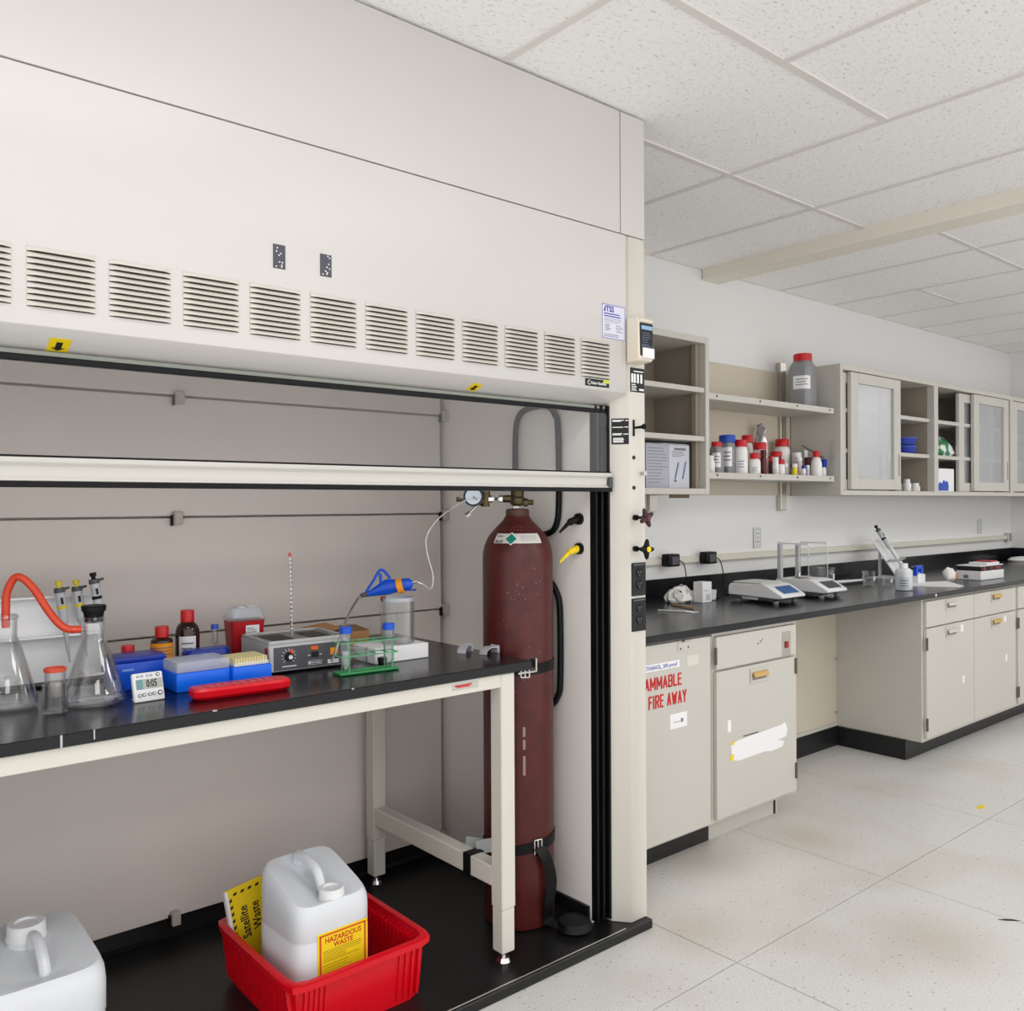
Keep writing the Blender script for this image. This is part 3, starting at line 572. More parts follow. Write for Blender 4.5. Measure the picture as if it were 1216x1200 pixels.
for a in ((-.053, .085, .206, .2105), (-.053, .085, .0665, .071), (-.053, -.0475, .0665, .2105), (.0795, .085, .0665, .2105)): m.box(a[0], a[1], -.1196, -.119, a[2], a[3])
obj('label_border', m, INKO, lb, local=True)
text('label_print', 'HAZARDOUS', .0195, INKR, lb, (.017, -.1195, .193), sx=.92, bold=.0003, local=True); text('label_print', 'WASTE', .0175, INKR, lb, (.017, -.1195, .1765), bold=.0003, local=True)
m = MB(); m.box(-.042, .072, -.1196, -.119, .1655, .167); print_lines(m, -.042, .072, .138, .164, -.119, 5, 2, .3); print_lines(m, -.042, .072, .075, .134, -.119, 8, 4, .16); obj('print_lines', m, pm('olive_ink', '8B7A14', .6), lb, local=True)
j2 = jerrican('large_jerrican', 'white jerrican with wide open-ringed cap at the left edge of hood floor', .437, 2.195, .140, .165, .034, .372, (0, (.018, .075, .372), .041, .040),
              [(.020, .035, .325), (.020, .02, .358), (.020, -.03, .362), (.020, -.085, .335), (.020, -.10, .285)], 0, True)
obj('grey_tray', MB().loft([(.16, .185, .031), (.175, .20, .145), (.182, .207, .145), (.182, .207, .150), (.170, .195, .150), (.155, .18, .0335)], (.437, 2.195), 48, 12), pm('grey_tray_plastic', '9B9DA0', .45), label='grey plastic tray under the left jerrican', cat='tray')
# yellow sign wrapped box in the bin
sg = thing('waste_sign', 'yellow folded satellite waste sign leaning behind the jerrican in the red bin', 'sign', (1.04, 2.365, .0505))
T = Matrix.Translation((1.085, 2.366, .068)) @ Matrix.Rotation(-.02, 4, 'X') @ Matrix.Rotation(-.16, 4, 'Y')
m = MB().box(-.085, .075, -.004, 0, 0, .242, .0005); m.xf(T); obj('sheet', m, YELL, sg)
m = MB().box(-.0865, -.0852, -.005, .012, .0, .240).box(-.0865, -.078, -.0052, -.0042, 0, .24); m.xf(T); obj('white_edge', m, WHITEL, sg)
m = MB()
for i in range(7): x = -.065 + i * .0215; m.prism([(x, .2215), (x + .010, .2215), (x + .014, .2285), (x + .004, .2285)], 'y', -.0047, -.0038)
for i in range(11): z = .01 + i * .0195; m.prism([(-.0765, z), (-.069, z + .004), (-.069, z + .012), (-.0765, z + .008)], 'y', -.0049, -.0038)
m.xf(T); obj('hazard_marks', m, INK, sg)
for s_, x, z_ in (('Satellite', -.042, .136), ('Waste', -.008, .142), ('Area', .026, .20)):
    o = text('sign_print', s_, .0345, INK, sg, (x, -.0045, z_), rot=(PI/2, -PI/2, 0), sx=.86, bold=.0005, local=True); o.data.transform(MW[sg.name].inverted() @ T)

# ------------------------------------------------------------------ glassware etc. on the workbench
Z = TZ + .0006
def flask(name, label, x, y, rb, H, rn, sidearm=True, stopper=True):
    t = thing(name, label, 'flask', (x, y, Z)); rbz = H * .70
    o = [(rb*.86, .0008), (rb*.97, .004), (rb, .011), (rb*.985, .020), (rb*.93, .032), (rn*1.22, H*.705), (rn*1.05, H*.745), (rn, H*.78), (rn, H*.955), (rn*1.12, H*.965), (rn*1.14, H*.985), (rn*1.02, H)]
    i_ = [(r - .0022, z + (.002 if z < .01 else 0)) for r, z in o[:-2]][::-1]
    obj('glass_body', MB().loft(o + [(rn - .003, H)] + i_, (0, 0), 40), FLASKG, t, local=True)
    if sidearm: obj('side_arm', MB().cyl((-rn*.6, -.004, H*.86), (-rn - .028, -.010, H*.875), .0055, .0045, 12, False), FLASKG, t, local=True)
    obj('volume_print', MB().box(-.012, .010, -rb*.63 - .003, -rb*.63 - .0025, H*.36, H*.385), pm('frost_print', 'B5B7BA', .7), t, local=True)
    if stopper: obj('stopper', MB().loft([(rn*.82, H*.93), (rn*.90, H + .001), (rn*1.0, H + .012), (rn*1.12, H + .013), (rn*1.16, H + .024), (rn*1.1, H + .026)], (0, 0), 28), BLACKR, t, local=True, label='black rubber stopper')
    return t
flask('vacuum_flask', 'clear conical vacuum flask with black rubber stopper', .585, 2.2, .069, .203, .0235)
flask('conical_flask', 'clear conical flask at the left edge feeding the red tube', .415, 2.275, .069, .214, .026, False, False)
obj('red_hose', MB().tube([(.418, 2.275, 1.085), (.418, 2.275, 1.13), (.420, 2.272, 1.165), (.432, 2.262, 1.196), (.446, 2.25, 1.198), (.468, 2.237, 1.172), (.492, 2.222, 1.125), (.512, 2.208, 1.093), (.53, 2.20, 1.079), (.556, 2.192, 1.077)], .0088, 12, 6), REDTUBE, label='orange-red rubber hose arching between the two flasks', cat='hose')
bk = thing('small_beaker', 'tiny clear beaker holding the red-rimmed vial', 'beaker', (.492, 2.155, Z))
obj('glass_body', MB().loft([(.022, .0005), (.0255, .003), (.0262, .010), (.0262, .060), (.0275, .064), (.0262, .066), (.0245, .060), (.0245, .012), (.021, .005)], (0, 0), 28), FLASKG, bk, local=True)
vl = thing('vial', 'clear straight vial with a red rim standing in a beaker', 'vial', (.492, 2.155, Z + .006))
obj('glass_body', MB().loft([(.019, .0005), (.0215, .003), (.0215, .088), (.0195, .088), (.0195, .005)], (0, 0), 28), CLEARP, vl, local=True)
obj('rim', MB().loft([(.0222, .086), (.0232, .089), (.0232, .094), (.0215, .095), (.0195, .094), (.0195, .087)], (0, 0), 28, cap0=False, cap1=False), pm('coral_red', 'D8563E', .45), vl, local=True, label='red plastic rim')
obj('contents', MB().loft([(.012, .03), (.0155, .036), (.014, .055), (.010, .062)], (0, 0), 16), pm('pinkish_grey', 'A49A99', .8), vl, local=True)
def pipette(name, label, base, topp, accent, parent_grp=None, s=1.0):
    """hand pipettor lying along base -> topp (tip to plunger)"""
    a, b = Vector(base), Vector(topp); d = (b - a); L = d.length; d.normalize()
    t = thing(name, label, 'pipette', a, 0, parent_grp)
    u = d.cross(Vector((0, -1, 0))).normalized(); P = lambda f: a + d * (L * f)
    obj('shaft', MB().cyl(P(0), P(.12), .0022*s, .0035*s, 10).cyl(P(.12), P(.45), .0045*s, .0062*s, 12), pm('pipette_grey', 'B9BBC0', .35), t)
    obj('grip', MB().cyl(P(.44), P(.50), .0075*s, .0115*s, 14).cyl(P(.50), P(.88), .0115*s, .0125*s, 14), pm('pipette_grey', 'B9BBC0', .35), t)
    f = Vector((0, -1, 0)) - d * d.dot(Vector((0, -1, 0))); f.normalize()
    obj('volume_window', MB().cyl(P(.72) + f*.0108*s, P(.80) + f*.0112*s, .0034*s, n=8), INK, t)
    obj('color_band', MB().cyl(P(.66), P(.70), .0123*s, .0123*s, 14), accent, t)
    obj('finger_hook', MB().cyl(P(.88) - u*.012*s, P(.90) + u*.024*s, .0055*s, .003*s, 10).cyl(P(.86), P(.915), .0135*s, .0125*s, 14), DKPANEL, t)
    obj('plunger', MB().cyl(P(.91), P(.96), .0055*s, n=10).cyl(P(.955), P(1.0), .0085*s, .008*s, 12), accent, t)
    return t
ps = thing('pipette_stand', 'white acrylic pipette stand behind the conical flasks', 'stand', (.56, 2.54, Z))
T = Matrix.Translation((.565, 2.52, Z)) @ Matrix.Rotation(-.10, 4, 'X')
m = MB().box(-.12, .125, .0, .006, .0, .222, .0015); m.xf(T); obj('back_panel', m, WHITEP, ps)
m = MB().box(-.12, .125, -.04, .006, .118, .124, .001); m.xf(T); obj('middle_shelf', m, WHITEP, ps)
m = MB().box(-.12, .125, -.03, .006, .220, .226, .001); m.xf(T); obj('top_rail', m, WHITEP, ps)
m = MB().box(-.12, .125, -.05, .03, .0005, .006, .001); m.xf(Matrix.Translation((.565, 2.52, Z))); obj('base', m, BLACKR, ps, label='black foot strip')
YC = pm('pipette_yellow', 'D8C22A', .4)
pipette('pipette', 'first grey pipette with yellow button in the white stand', (.604, 2.49, .955), (.577, 2.492, 1.168), YC)
pipette('pipette', 'second grey pipette with yellow button in the white stand', (.645, 2.49, .965), (.619, 2.492, 1.168), YC)
pipette('pipette', 'grey pipette with black button behind the stoppered flask', (.683, 2.455, .985), (.652, 2.46, 1.187), BLACKR)
def bottle(name, label, cat, x, y, z, r, h, rn, hc, body, cap, expo=2.0, lab=None, group=None, rz=0.0, ry=None, sh=.74, caprx=None, labspan=(.18, .62), k_=1.2):
    t = thing(name, label, cat, (x, y, z), rz, group); ry = r if ry is None else ry; hb = h - hc
    o = [(r*.9, ry*.9, .0003), (r, ry, .004), (r, ry, hb*sh)] + [(rn + (r-rn)*math.cos(a), rn + (ry-rn)*math.cos(a), hb*sh + (hb*.97 - hb*sh)*math.sin(a)) for a in (.35, .7, 1.05, 1.35)] + [(rn, rn, hb)]
    obj('bottle_body', MB().loft(o, (0, 0), 28, expo), body, t, local=True)
    cr = caprx or rn * 1.18
    c = MB(); n = 32; rings = []
    for rr_, zz in ((1, hb - .002), (1, h - .004), (.93, h)): rings.append([c.bm.verts.new((cr*rr_*(1 + (.025 if k % 2 else 0))*math.cos(2*PI*k/n), cr*rr_*(1 + (.025 if k % 2 else 0))*math.sin(2*PI*k/n), zz)) for k in range(n)])
    for a, b in zip(rings, rings[1:]):
        for k in range(n): c.bm.faces.new((a[k], a[(k+1) % n], b[(k+1) % n], b[k]))
    c.bm.faces.new(rings[0][::-1]); c.bm.faces.new(rings[-1])
    obj('cap', c, cap, t, local=True)
    if lab:
        m = MB(); z0, z1 = hb*labspan[0], hb*labspan[1]; n = 12; aC = math.atan2(-y, -x) - rz
        A = []
        for i in range(n + 1):
            a = aC - k_*.6 + k_*1.2*i/n; ct, st_ = math.cos(a), math.sin(a); f = (abs(ct) ** expo + abs(st_) ** expo) ** (-1/expo); p = ((r + .0008)*ct*f, (ry + .0008)*st_*f)
            A.append((m.bm.verts.new((*p, z0)), m.bm.verts.new((*p, z1))))
        for i in range(n): m.bm.faces.new((A[i][0], A[i+1][0], A[i+1][1], A[i][1]))
        pl_ = obj('paper_label', m, lab, t, local=True)
        m = MB()
        for q in range(3):
            zz = z0 + (z1 - z0)*(.3 + .2*q); B = []
            for i in range(2, n - 1 - q % 2):
                a = aC - k_*.6 + k_*1.2*i/n; ct, st_ = math.cos(a), math.sin(a); f = (abs(ct) ** expo + abs(st_) ** expo) ** (-1/expo); p = ((r + .0016)*ct*f, (ry + .0016)*st_*f); B.append((m.bm.verts.new((*p, zz)), m.bm.verts.new((*p, zz + (z1-z0)*.06))))
            for u, v in zip(B, B[1:]): m.bm.faces.new((u[0], v[0], v[1], u[1]))
        obj('print_lines', m, INKG, pl_, local=True)
    return t
bottle('reagent_bottle', 'small amber bottle with red cap behind the dark blue box', 'bottle', .727, 2.42, Z, .027, .094, .0135, .024, AMBER, REDCAP)
bottle('reagent_bottle', 'amber bottle with red cap and orange label band', 'bottle', .825, 2.45, Z, .029, .132, .015, .027, AMBER, REDCAP, lab=ORANGE, labspan=(.42, .84), sh=.85, k_=2.7)
bottle('reagent_bottle', 'tallest amber bottle with red cap and white label', 'bottle', .913, 2.50, Z, .033, .165, .0155, .031, AMBER, REDCAP, lab=WHITEL, labspan=(.16, .70), sh=.72)
bx = thing('blue_box', 'dark blue plastic box with small pale print behind the timer', 'box', (.72, 2.335, Z))
obj('box_body', MB().box(.657, .782, 2.293, 2.385, Z, Z + .068, .003, 2), BLUEP, bx); obj('lid', MB().box(.655, .784, 2.291, 2.387, Z + .0685, Z + .082, .003, 2), BLUED, bx)
obj('print', MB().box(.675, .703, 2.2918, 2.2928, Z + .048, Z + .054), pm('pale_blue_print', '6E9BE8', .5), bx)
tm = thing('digital_timer', 'white tilted digital timer with grey display in front of blue box', 'timer', (.69, 2.14, Z))
T = Matrix.Translation((.690, 2.132, Z + .001)) @ Matrix.Rotation(.03, 4, 'Z') @ Matrix.Rotation(-.30, 4, 'X')
m = MB().box(-.035, .036, 0, .014, 0, .068, .004, 2); m.xf(T); obj('case', m, WHITEP, tm)
m = MB().box(-.028, .0335, -.0008, .001, .029, .0525, .0006); m.xf(T); dl = obj('display', m, LCD, tm, label='grey liquid crystal display')
m = MB().box(-.0275, -.013, -.0014, -.0006, .0295, .052); m.xf(T); obj('display_print', m, TEALP, dl)
m = MB().prism([(-.03, 0.0), (.03, 0.0), (.03, .004), (-.03, .004)], 'y', .014, .034); m.xf(Matrix.Translation((.690, 2.135, Z))); obj('easel_foot', m, WHITEP, tm)
tt = text('digits', '0:05', .024, INK, dl, (.008, -.0013, .0405), sx=.62, bold=.0004, local=True); tt.data.transform(MW[dl.name].inverted() @ T)
for x, z, r in ((-.022, .015, .0042), (-.012, .016, .0042), (.001, .016, .0042), (.011, .0165, .0042), (.025, .017, .0058), (-.022, .060, .003), (-.013, .060, .003), (0, .060, .003), (.009, .060, .003), (.024, .060, .0045)):
    m = MB().cyl((x, -.002, z), (x, .001, z), r, n=14); m.xf(T); bt_ = obj('button', m, DKPANEL if z < .03 or r > .004 else INKG, tm)
    m = MB().cyl((x, -.0026, z), (x, -.0018, z), r*.6, n=12); m.xf(T); obj('button_center', m, WHITEP, bt_)
def tipbox(x0, x1, y0, y1, label, lid):
    t = thing('tip_box', label, 'box', ((x0+x1)/2, (y0+y1)/2, Z))
    obj('box_base', MB().box(x0, x1, y0, y1, Z, Z + .046, .003, 2), BLUEB, t)
    if lid: obj('lid', MB().box(x0 + .001, x1 - .001, y0 + .001, y1 - .001, Z + .0465, Z + .074, .004, 2), MILKP, t, label='frosted translucent lid')
    else:
        obj('tray', MB().box(x0 + .006, x1 - .006, y0 + .006, y1 - .006, Z + .0465, Z + .056, .002), pm('pale_tray', 'D8D8C8', .5), t); m = MB()
        for i in range(12):
            for j in range(8): px, py = x0 + .012 + i*(x1-x0-.024)/11, y0 + .012 + j*(y1-y0-.024)/7; m.cyl((px, py, Z + .056), (px, py, Z + .068), .0036, .0033, 6)
        obj('pipette_tips', m, pm('tip_yellow', 'DCD3A0', .45), t, kind='stuff')
tipbox(.768, .905, 2.178, 2.280, 'bright blue tip box under a frosted lid', True)
tipbox(.9065, 1.012, 2.166, 2.268, 'open bright blue tip box full of yellowish tips', False)
rt = thing('red_tray', 'long red plastic tube tray at the front edge of the bench', 'tray', (.885, 2.07, Z), -.07)
obj('tray_body', MB().loft([(.112, .024, .0004), (.119, .031, .008), (.120, .033, .022), (.116, .030, .028), (.110, .026, .029)], (0, 0), 40, 7), REDP, rt, local=True)
for i in range(9): obj('tray_ridge', MB().box(-.085 + i*.0205, -.0815 + i*.0205, -.021, .021, .028, .0306, .0008), REDP, rt, local=True)
rk = thing('blue_rack', 'dark blue rack with rounded ends behind the tip boxes', 'rack', (.935, 2.42, Z))
obj('rack_body', MB().loft([(.058, .022, .0004), (.062, .026, .006), (.062, .026, .058), (.057, .022, .064)], (0, 0), 40, 6), BLUED, rk, local=True)
def conical_tube(name, label, x, y, z, r, h, cap, capr, hc, content=None, group=None):
    t = thing(name, label, 'tube', (x, y, z), 0, group)
    obj('tube_body', MB().loft([(.0025, .0003), (r*.35, .004), (r, h*.16), (r, h - hc*.3), (r - .0012, h - hc*.3), (r - .0012, h*.17), (r*.25, .008)], (0, 0), 20), CLEARP, t, local=True)
    obj('cap', MB().loft([(capr, h - hc), (capr, h - .0015), (capr*.92, h)], (0, 0), 24), cap, t, local=True)
    if content: obj('content', MB().loft([(.002, .004), (r*.85, h*.17), (r*.9, h*content)], (0, 0), 16), WHITEP, t, local=True)
    return t
conical_tube('centrifuge_tube', 'slim clear tube with blue cap standing on the dark blue rack', .962, 2.425, Z + .0645, .0085, .062, BLUECAP, .0105, .012)
shp = thing('sharps_container', 'red sharps container with clear lid behind the heat block', 'sharps container', (1.098, 2.54, Z), -.1)
obj('bin_body', MB().loft([(.040, .036, .0004), (.043, .039, .004), (.052, .046, .118)], (0, 0), 40, 7), pm('sharps_red', 'B0101C', .35), shp, local=True)
obj('lid_rim', MB().loft([(.055, .049, .1185), (.056, .05, .122), (.055, .049, .127)], (0, 0), 40, 7), CLEARP, shp, local=True, label='clear lid rim')
obj('lid', MB().loft([(.052, .046, .1275), (.046, .040, .150), (.040, .034, .156)], (0, 0), 40, 6), MILKP, shp, local=True, label='clear domed lid')
obj('lid_tab', MB().box(-.028, -.008, -.038, -.02, .1565, .160, .001).box(.004, .03, -.03, .0, .1565, .159, .001), WHITEP, shp, local=True)
sl = obj('paper_label', MB().box(-.010, .030, -.0482, -.0468, .030, .105), WHITEL, shp, local=True); m = MB(); print_lines(m, -.007, .027, .04, .10, -.048, 10, 21, .4); obj('print_lines', m, INKG, sl, local=True)
# heat block
hb = thing('heat_block', 'grey dry-bath heat block with dial and dark front panel', 'heater', (1.165, 2.35, Z), -.05)
W_, D_ = .118, .1
obj('housing', MB().prism([(-.112, .005), (-.108, .075), (-.100, .0795), (.1, .0795), (.1, .005)], 'x', -W_, W_, .0025), GREYM, hb, local=True)
m = MB().prism([(-.1135, .009), (-.1098, .0715), (-.106, .0715), (-.108, .009)], 'x', -W_+.012, W_-.004); fpn = obj('front_panel', m, DKPANEL, hb, local=True, label='dark grey control panel')
m = MB(); m.box(-W_+.004, W_-.004, -.092, .094, .0796, .0825); obj('top_tray', m, pm('speckled_block', '8B8C8A', .5, .3, var=.4, vs=80), hb, local=True)
m = MB(); m.box(-W_, W_, -.098, -.090, .0796, .0875, .001).box(-W_, W_, .090, .098, .0796, .0875, .001).box(-W_, -W_+.008, -.098, .098, .0796, .0875, .001).box(W_-.008, W_, -.098, .098, .0796, .0875, .001); obj('top_rim', m, GREYM, hb, local=True)
for x in (-.055, .055): obj('block_well', MB().box(x - .032, x + .032, -.06, .05, .0826, .0842, .0005), pm('well_dark', '33332F', .6), hb, local=True)
yf = lambda z: -.1135 + (z - .009) * .0592
kb = obj('dial', MB().cyl((-.063, yf(.045) , .045), (-.063, yf(.045) - .012, .0443), .012, .0105, 20), INK, fpn, local=True, label='black dial with red pointer')
obj('dial_pointer', MB().box(-.062, -.050, yf(.055) - .0025, yf(.055) + .001, .050, .062, .0005), pm('orange_red', 'E04A2E', .5), fpn, local=True); obj('dial_cap', MB().cyl((-.063, yf(.045) - .0122, .0443), (-.063, yf(.045) - .0145, .0443), .006, n=14), WHITEP, fpn, local=True)
m = MB()
for q in range(11):
    a = PI * (1.25 - q * .15); m.cyl((-.063 + .0145*math.cos(a), yf(.045) - .0005, .045 + .0145*math.sin(a)), (-.063 + .022*math.cos(a), yf(.045) - .0005, .045 + .022*math.sin(a)), .0008, n=6)
m.box(-.083, -.042, yf(.018) - .0008, yf(.018), .017, .0195); obj('dial_marks', m, WHITEL, fpn, local=True)
obj('indicator_lamp', MB().box(.002, .024, yf(.06) - .003, yf(.06) + .001, .055, .066, .001), pm('amber_lamp', 'E8642A', .25), fpn, local=True, label='orange indicator lamp'); obj('rocker_switch', MB().box(.003, .024, yf(.042) - .003, yf(.042) + .001, .035, .050, .001), INK, fpn, local=True)
m = MB()
for a in ((-.007, .034, .0255, .0262), (-.007, .034, .0148, .0155), (-.007, -.0062, .0148, .0262), (.0333, .034, .0148, .0262), (-.008, .0, .041, .0425), (.027, .034, .041, .0425)): m.box(a[0], a[1], yf(.02) - .001, yf(.02) + .0002, a[2], a[3])
obj('logo_frame', m, WHITEL, fpn, local=True); m_ = text('logo_print', 'Fisher Scientific', .0066, WHITEL, fpn, (.0155, yf(.02) - .0008, .0205), sx=.72, bold=.0001, local=True); obj('logo_mark', MB().cyl((-.0025, yf(.02) - .001, .0205), (-.0025, yf(.02), .0205), .0028, n=12), WHITEL, fpn, local=True)
obj('warning_sticker', MB().box(.061, .085, yf(.047) - .0009, yf(.047) + .0002, .037, .056), ORANGE, fpn, local=True, label='orange warning sticker'); obj('white_sticker', MB().box(.052, .086, yf(.02) - .0009, yf(.02) + .0002, .013, .024), WHITEL, fpn, local=True)
obj('side_tag', MB().box(-W_ - .001, -W_, -.098, -.08, .05, .07, .0003), INKR, hb, local=True, label='red tag on the side')
th = thing('thermometer', 'tall glass thermometer with red tip standing in the heat block', 'thermometer', (1.150, 2.33, Z + .0845))
obj('stem', MB().cyl((1.150, 2.33, Z + .0845), (1.147, 2.335, 1.222), .0032, n=10), TUBEP, th); obj('tip', MB().cyl((1.1471, 2.3348, 1.213), (1.147, 2.335, 1.225), .0045, .003, 10), pm('thermo_red', 'E03A34', .4), th, label='red tip')
m = MB()
for i in range(17): z = Z + .10 + i * .0125; y = 2.33 + .005 * (z - .985) / .237; m.cyl((1.1488, y, z), (1.1488, y, z + .0026), .0034, n=8)
obj('scale_marks', m, INK, th)
# cardboard box behind
cdb = thing('cardboard_box', 'low open cardboard box behind the heat block', 'box', (1.43, 2.56, Z), -.12)
obj('box_body', MB().box(-.10, .07, -.08, .08, 0, .002).box(-.10, .07, -.08, -.077, 0, .055).box(-.10, .07, .077, .08, 0, .055).box(-.10, -.097, -.077, .077, 0, .055).box(.067, .07, -.077, .077, 0, .055), CARD, cdb, local=True)
obj('flap', MB().prism([(-.08, .0555), (-.078, .058), (.03, .062), (.03, .0595)], 'x', -.098, .068), CARDD, cdb, local=True, label='darker folded flap'); obj('flap', MB().prism([(-.10, .056), (-.10, .059), (-.02, .070), (-.02, .0675)], 'y', -.078, .078), CARD, cdb, local=True)
# white box with clear jar and the blue gun
obj('white_box', MB().box(1.338, 1.525, 2.188, 2.315, Z, Z + .0445, .002), WHITEL, label='flat white box under the clear jar', cat='box')
jr = thing('clear_jar', 'clear acrylic cylinder jar standing on the flat white box', 'jar', (1.455, 2.25, Z + .0451))
obj('jar_body', MB().loft([(.050, .0003), (.0515, .002), (.0515, .135), (.0495, .135), (.0495, .004)], (0, 0), 36), CLEARP, jr, local=True); obj('rim_ring', MB().loft([(.0522, .126), (.0522, .136), (.0515, .137), (.0495, .136), (.0495, .126)], (0, 0), 36, cap0=False, cap1=False), MILKP, jr, local=True)
GZ = Vector((0, 0, .006))
gn = thing('gas_gun', 'blue trigger gun with orange band and bent steel tube on the clear jar', 'gun', (1.425, 2.24, 1.04))
g0, g1 = Vector((1.364, 2.290, 1.086)) + GZ, Vector((1.475, 2.197, 1.122)) + GZ; gd = (g1 - g0).normalized(); gl = (g1 - g0).length; up = Vector((0, 0, 1)) - gd * gd.z; up.normalize(); sd = gd.cross(up)
def gring(f, ru, rs, du=0):
    c = g0 + gd * gl * f + up * du; return [c + up * ru * math.sin(2*PI*k/14) + sd * rs * math.cos(2*PI*k/14) for k in range(14)]
m = MB(); R_ = [[m.bm.verts.new(p) for p in gring(*a)] for a in ((0, .007, .006), (.12, .009, .009), (.35, .019, .013, .004), (.5, .024, .015, .006), (.62, .021, .015, .004), (.85, .019, .014), (.95, .016, .012), (1.0, .006, .006))]
for a, b in zip(R_, R_[1:]):
    for k in range(14): m.bm.faces.new((a[k], a[(k+1) % 14], b[(k+1) % 14], b[k]))
m.bm.faces.new(R_[0]); m.bm.faces.new(R_[-1][::-1]); obj('gun_body', m, BLUEP, gn)
obj('trigger_lever', MB().tube([g0 + gd*.006 + up*.006, g0 + gd*.035 + up*.033, g0 + gd*.058 + up*.056, g0 + gd*.072 + up*.058, g0 + gd*.088 + up*.028], .0042, 8, 5), BLUEP, gn)
obj('lever_web', MB().cyl(g0 + gd*.055 + up*.012, g0 + gd*.062 + up*.05, .005, n=8), BLUEP, gn)
obj('orange_band', MB().cyl(g0 + gd*gl*.68, g0 + gd*gl*.80, .0225, n=18), ORANGE, gn, label='orange band')
obj('nozzle_collar', MB().cyl(g0 - gd*.012, g0 + gd*.012, .006, .0085, 12), DKPANEL, gn)
obj('steel_tube', MB().tube([g0 - gd*.010, (1.342, 2.292, 1.080), (1.312, 2.268, 1.062), (1.278, 2.245, 1.030), (1.241, 2.216, .985), (1.203, 2.196, .925)], .0036, 10, 5), STEEL, gn, label='bent steel tube'); obj('hose_fitting', MB().cyl(g1, g1 + gd*.014, .004, n=10), STEEL, gn); obj('red_plug', MB().cyl(g0 + gd*.052 - up*.018, g0 + gd*.052 - up*.034, .007, n=12), pm('dark_red_plug', '7A1A14', .4), gn)
obj('lower_trigger', MB().box(-.016, .016, -.003, .003, -.003, .003, .001).xf(Matrix.Translation(g0 + gd*gl*.93 - up*.02) @ Matrix.Rotation(-.7, 4, 'Z')), BLUED, gn)
# tube rack with two tubes
wk = thing('tube_rack', 'green wire tube rack holding two blue-capped tubes', 'rack', (1.265, 2.115, Z), -.09)
def wire(m, pts, closed=False): 
    for a, b in zip(pts, pts[1:] + ([pts[0]] if closed else [])): m.cyl(a, b, .0017, n=7)
for z, nm in ((.05, 'middle_frame'), (.086, 'top_frame')):
    m = MB(); wire(m, [(-.085, -.024, z), (.085, -.024, z), (.085, .024, z), (-.085, .024, z)], True)
    for x in (-.058, -.022, .022, .058): wire(m, [(x, -.024, z), (x, .024, z)])
    obj(nm, m, GREEN, wk, local=True)
m = MB(); 
for y in (-.024, -.012, .012, .024): m.cyl((-.088, y, .0035), (.088, y, .0035), .003, n=8)
for x in (-.086, -.03, .03, .086): m.box(x - .002, x + .002, -.026, .026, .0005, .005)
obj('base_frame', m, pm('green_base', '2F8C50', .4), wk, local=True)
for x in (-.062, .068):
    for y in (-.024, .024): obj('upright', MB().cyl((x, y, .002), (x, y, .087), .0019, n=8), GREEN, wk, local=True)
conical_tube('centrifuge_tube', 'blue-capped clear tube at the near left of the green rack', 1.205, 2.122, Z + .0066, .0145, .122, pm('cap_blue', '1452C8', .35), .0172, .018, .45)
conical_tube('centrifuge_tube', 'blue-capped clear tube at the far right of the green rack', 1.332, 2.106, Z + .0066, .0145, .122, pm('cap_blue', '1452C8', .35), .0172, .018)
b5 = thing('small_beaker', 'little glass beaker standing behind the green tube rack', 'beaker', (1.278, 2.175, Z)); obj('glass_body', MB().loft([(.021, .0004), (.024, .003), (.024, .055), (.025, .058), (.023, .058), (.0225, .005)], (0, 0), 26), FLASKG, b5, local=True)
ck = thing('black_stopper', 'small black rubber stopper block behind the tube rack', 'stopper', (1.345, 2.16, Z)); obj('stopper_body', MB().loft([(.011, .0004), (.014, .022), (.013, .024)], (0, 0), 20), BLACKR, ck, local=True)
# bent metal clips at the bench corner
for (x, y, rz, s, lbl) in ((1.66, 2.185, .5, 1.0, 'folded grey metal holder lying farther from bench corner'), (1.70, 2.115, .15, 1.1, 'folded white metal holder nearer the bench corner')):
    t = thing('metal_holder', lbl, 'holder', (x, y, Z), rz); obj('folded_plate', MB().prism([(-.026*s, .0005), (-.024*s, .012), (-.006*s, .022), (.024*s, .020), (.026*s, .0005), (.023*s, .0005), (.021*s, .017), (-.005*s, .0195), (-.021*s, .011), (-.023*s, .0005)], 'y', -.014, .014), pm('pale_metal', 'C4C5CB', .35, .3), t, local=True)
    obj('clip_wing', MB().box(.024*s, .0265*s, -.018, .018, .0005, .024, .0005), pm('pale_metal', 'C4C5CB', .35, .3), t, local=True)

# ------------------------------------------------------------------ right-hand run: base cabinets, counter
CF, CT = 2.12, .885
ct = thing('countertop', 'long black epoxy countertop running along the far wall', 'countertop', (5.0, 2.49, .855))
obj('slab', MB().box(2.168, XW - .002, 2.085, 2.879, .857, CT, .0025), BLACKE, ct); obj('trim_2', MB().box(2.168, XW - .002, 2.88, 2.8985, .857, .982, .002), BLACKE, kind='structure'); obj('trim_3', MB().box(XW - .021, XW - .002, 2.2, 2.879, CT + .0003, .982, .002), BLACKE, kind='structure'); obj('hole_plug', MB().cyl((4.69, 2.0845, .872), (4.69, 2.0855, .872), .008, n=14), WHITEP, ct)
def hinge(parent, x, z): obj('hinge', MB().box(x - .006, x + .006, CF - .0225, CF - .018, z - .033, z + .033, .001).cyl((x, CF - .024, z - .033), (x, CF - .024, z + .033), .004, n=8), pm('hinge_dark', '6E675A', .45, .5), parent)
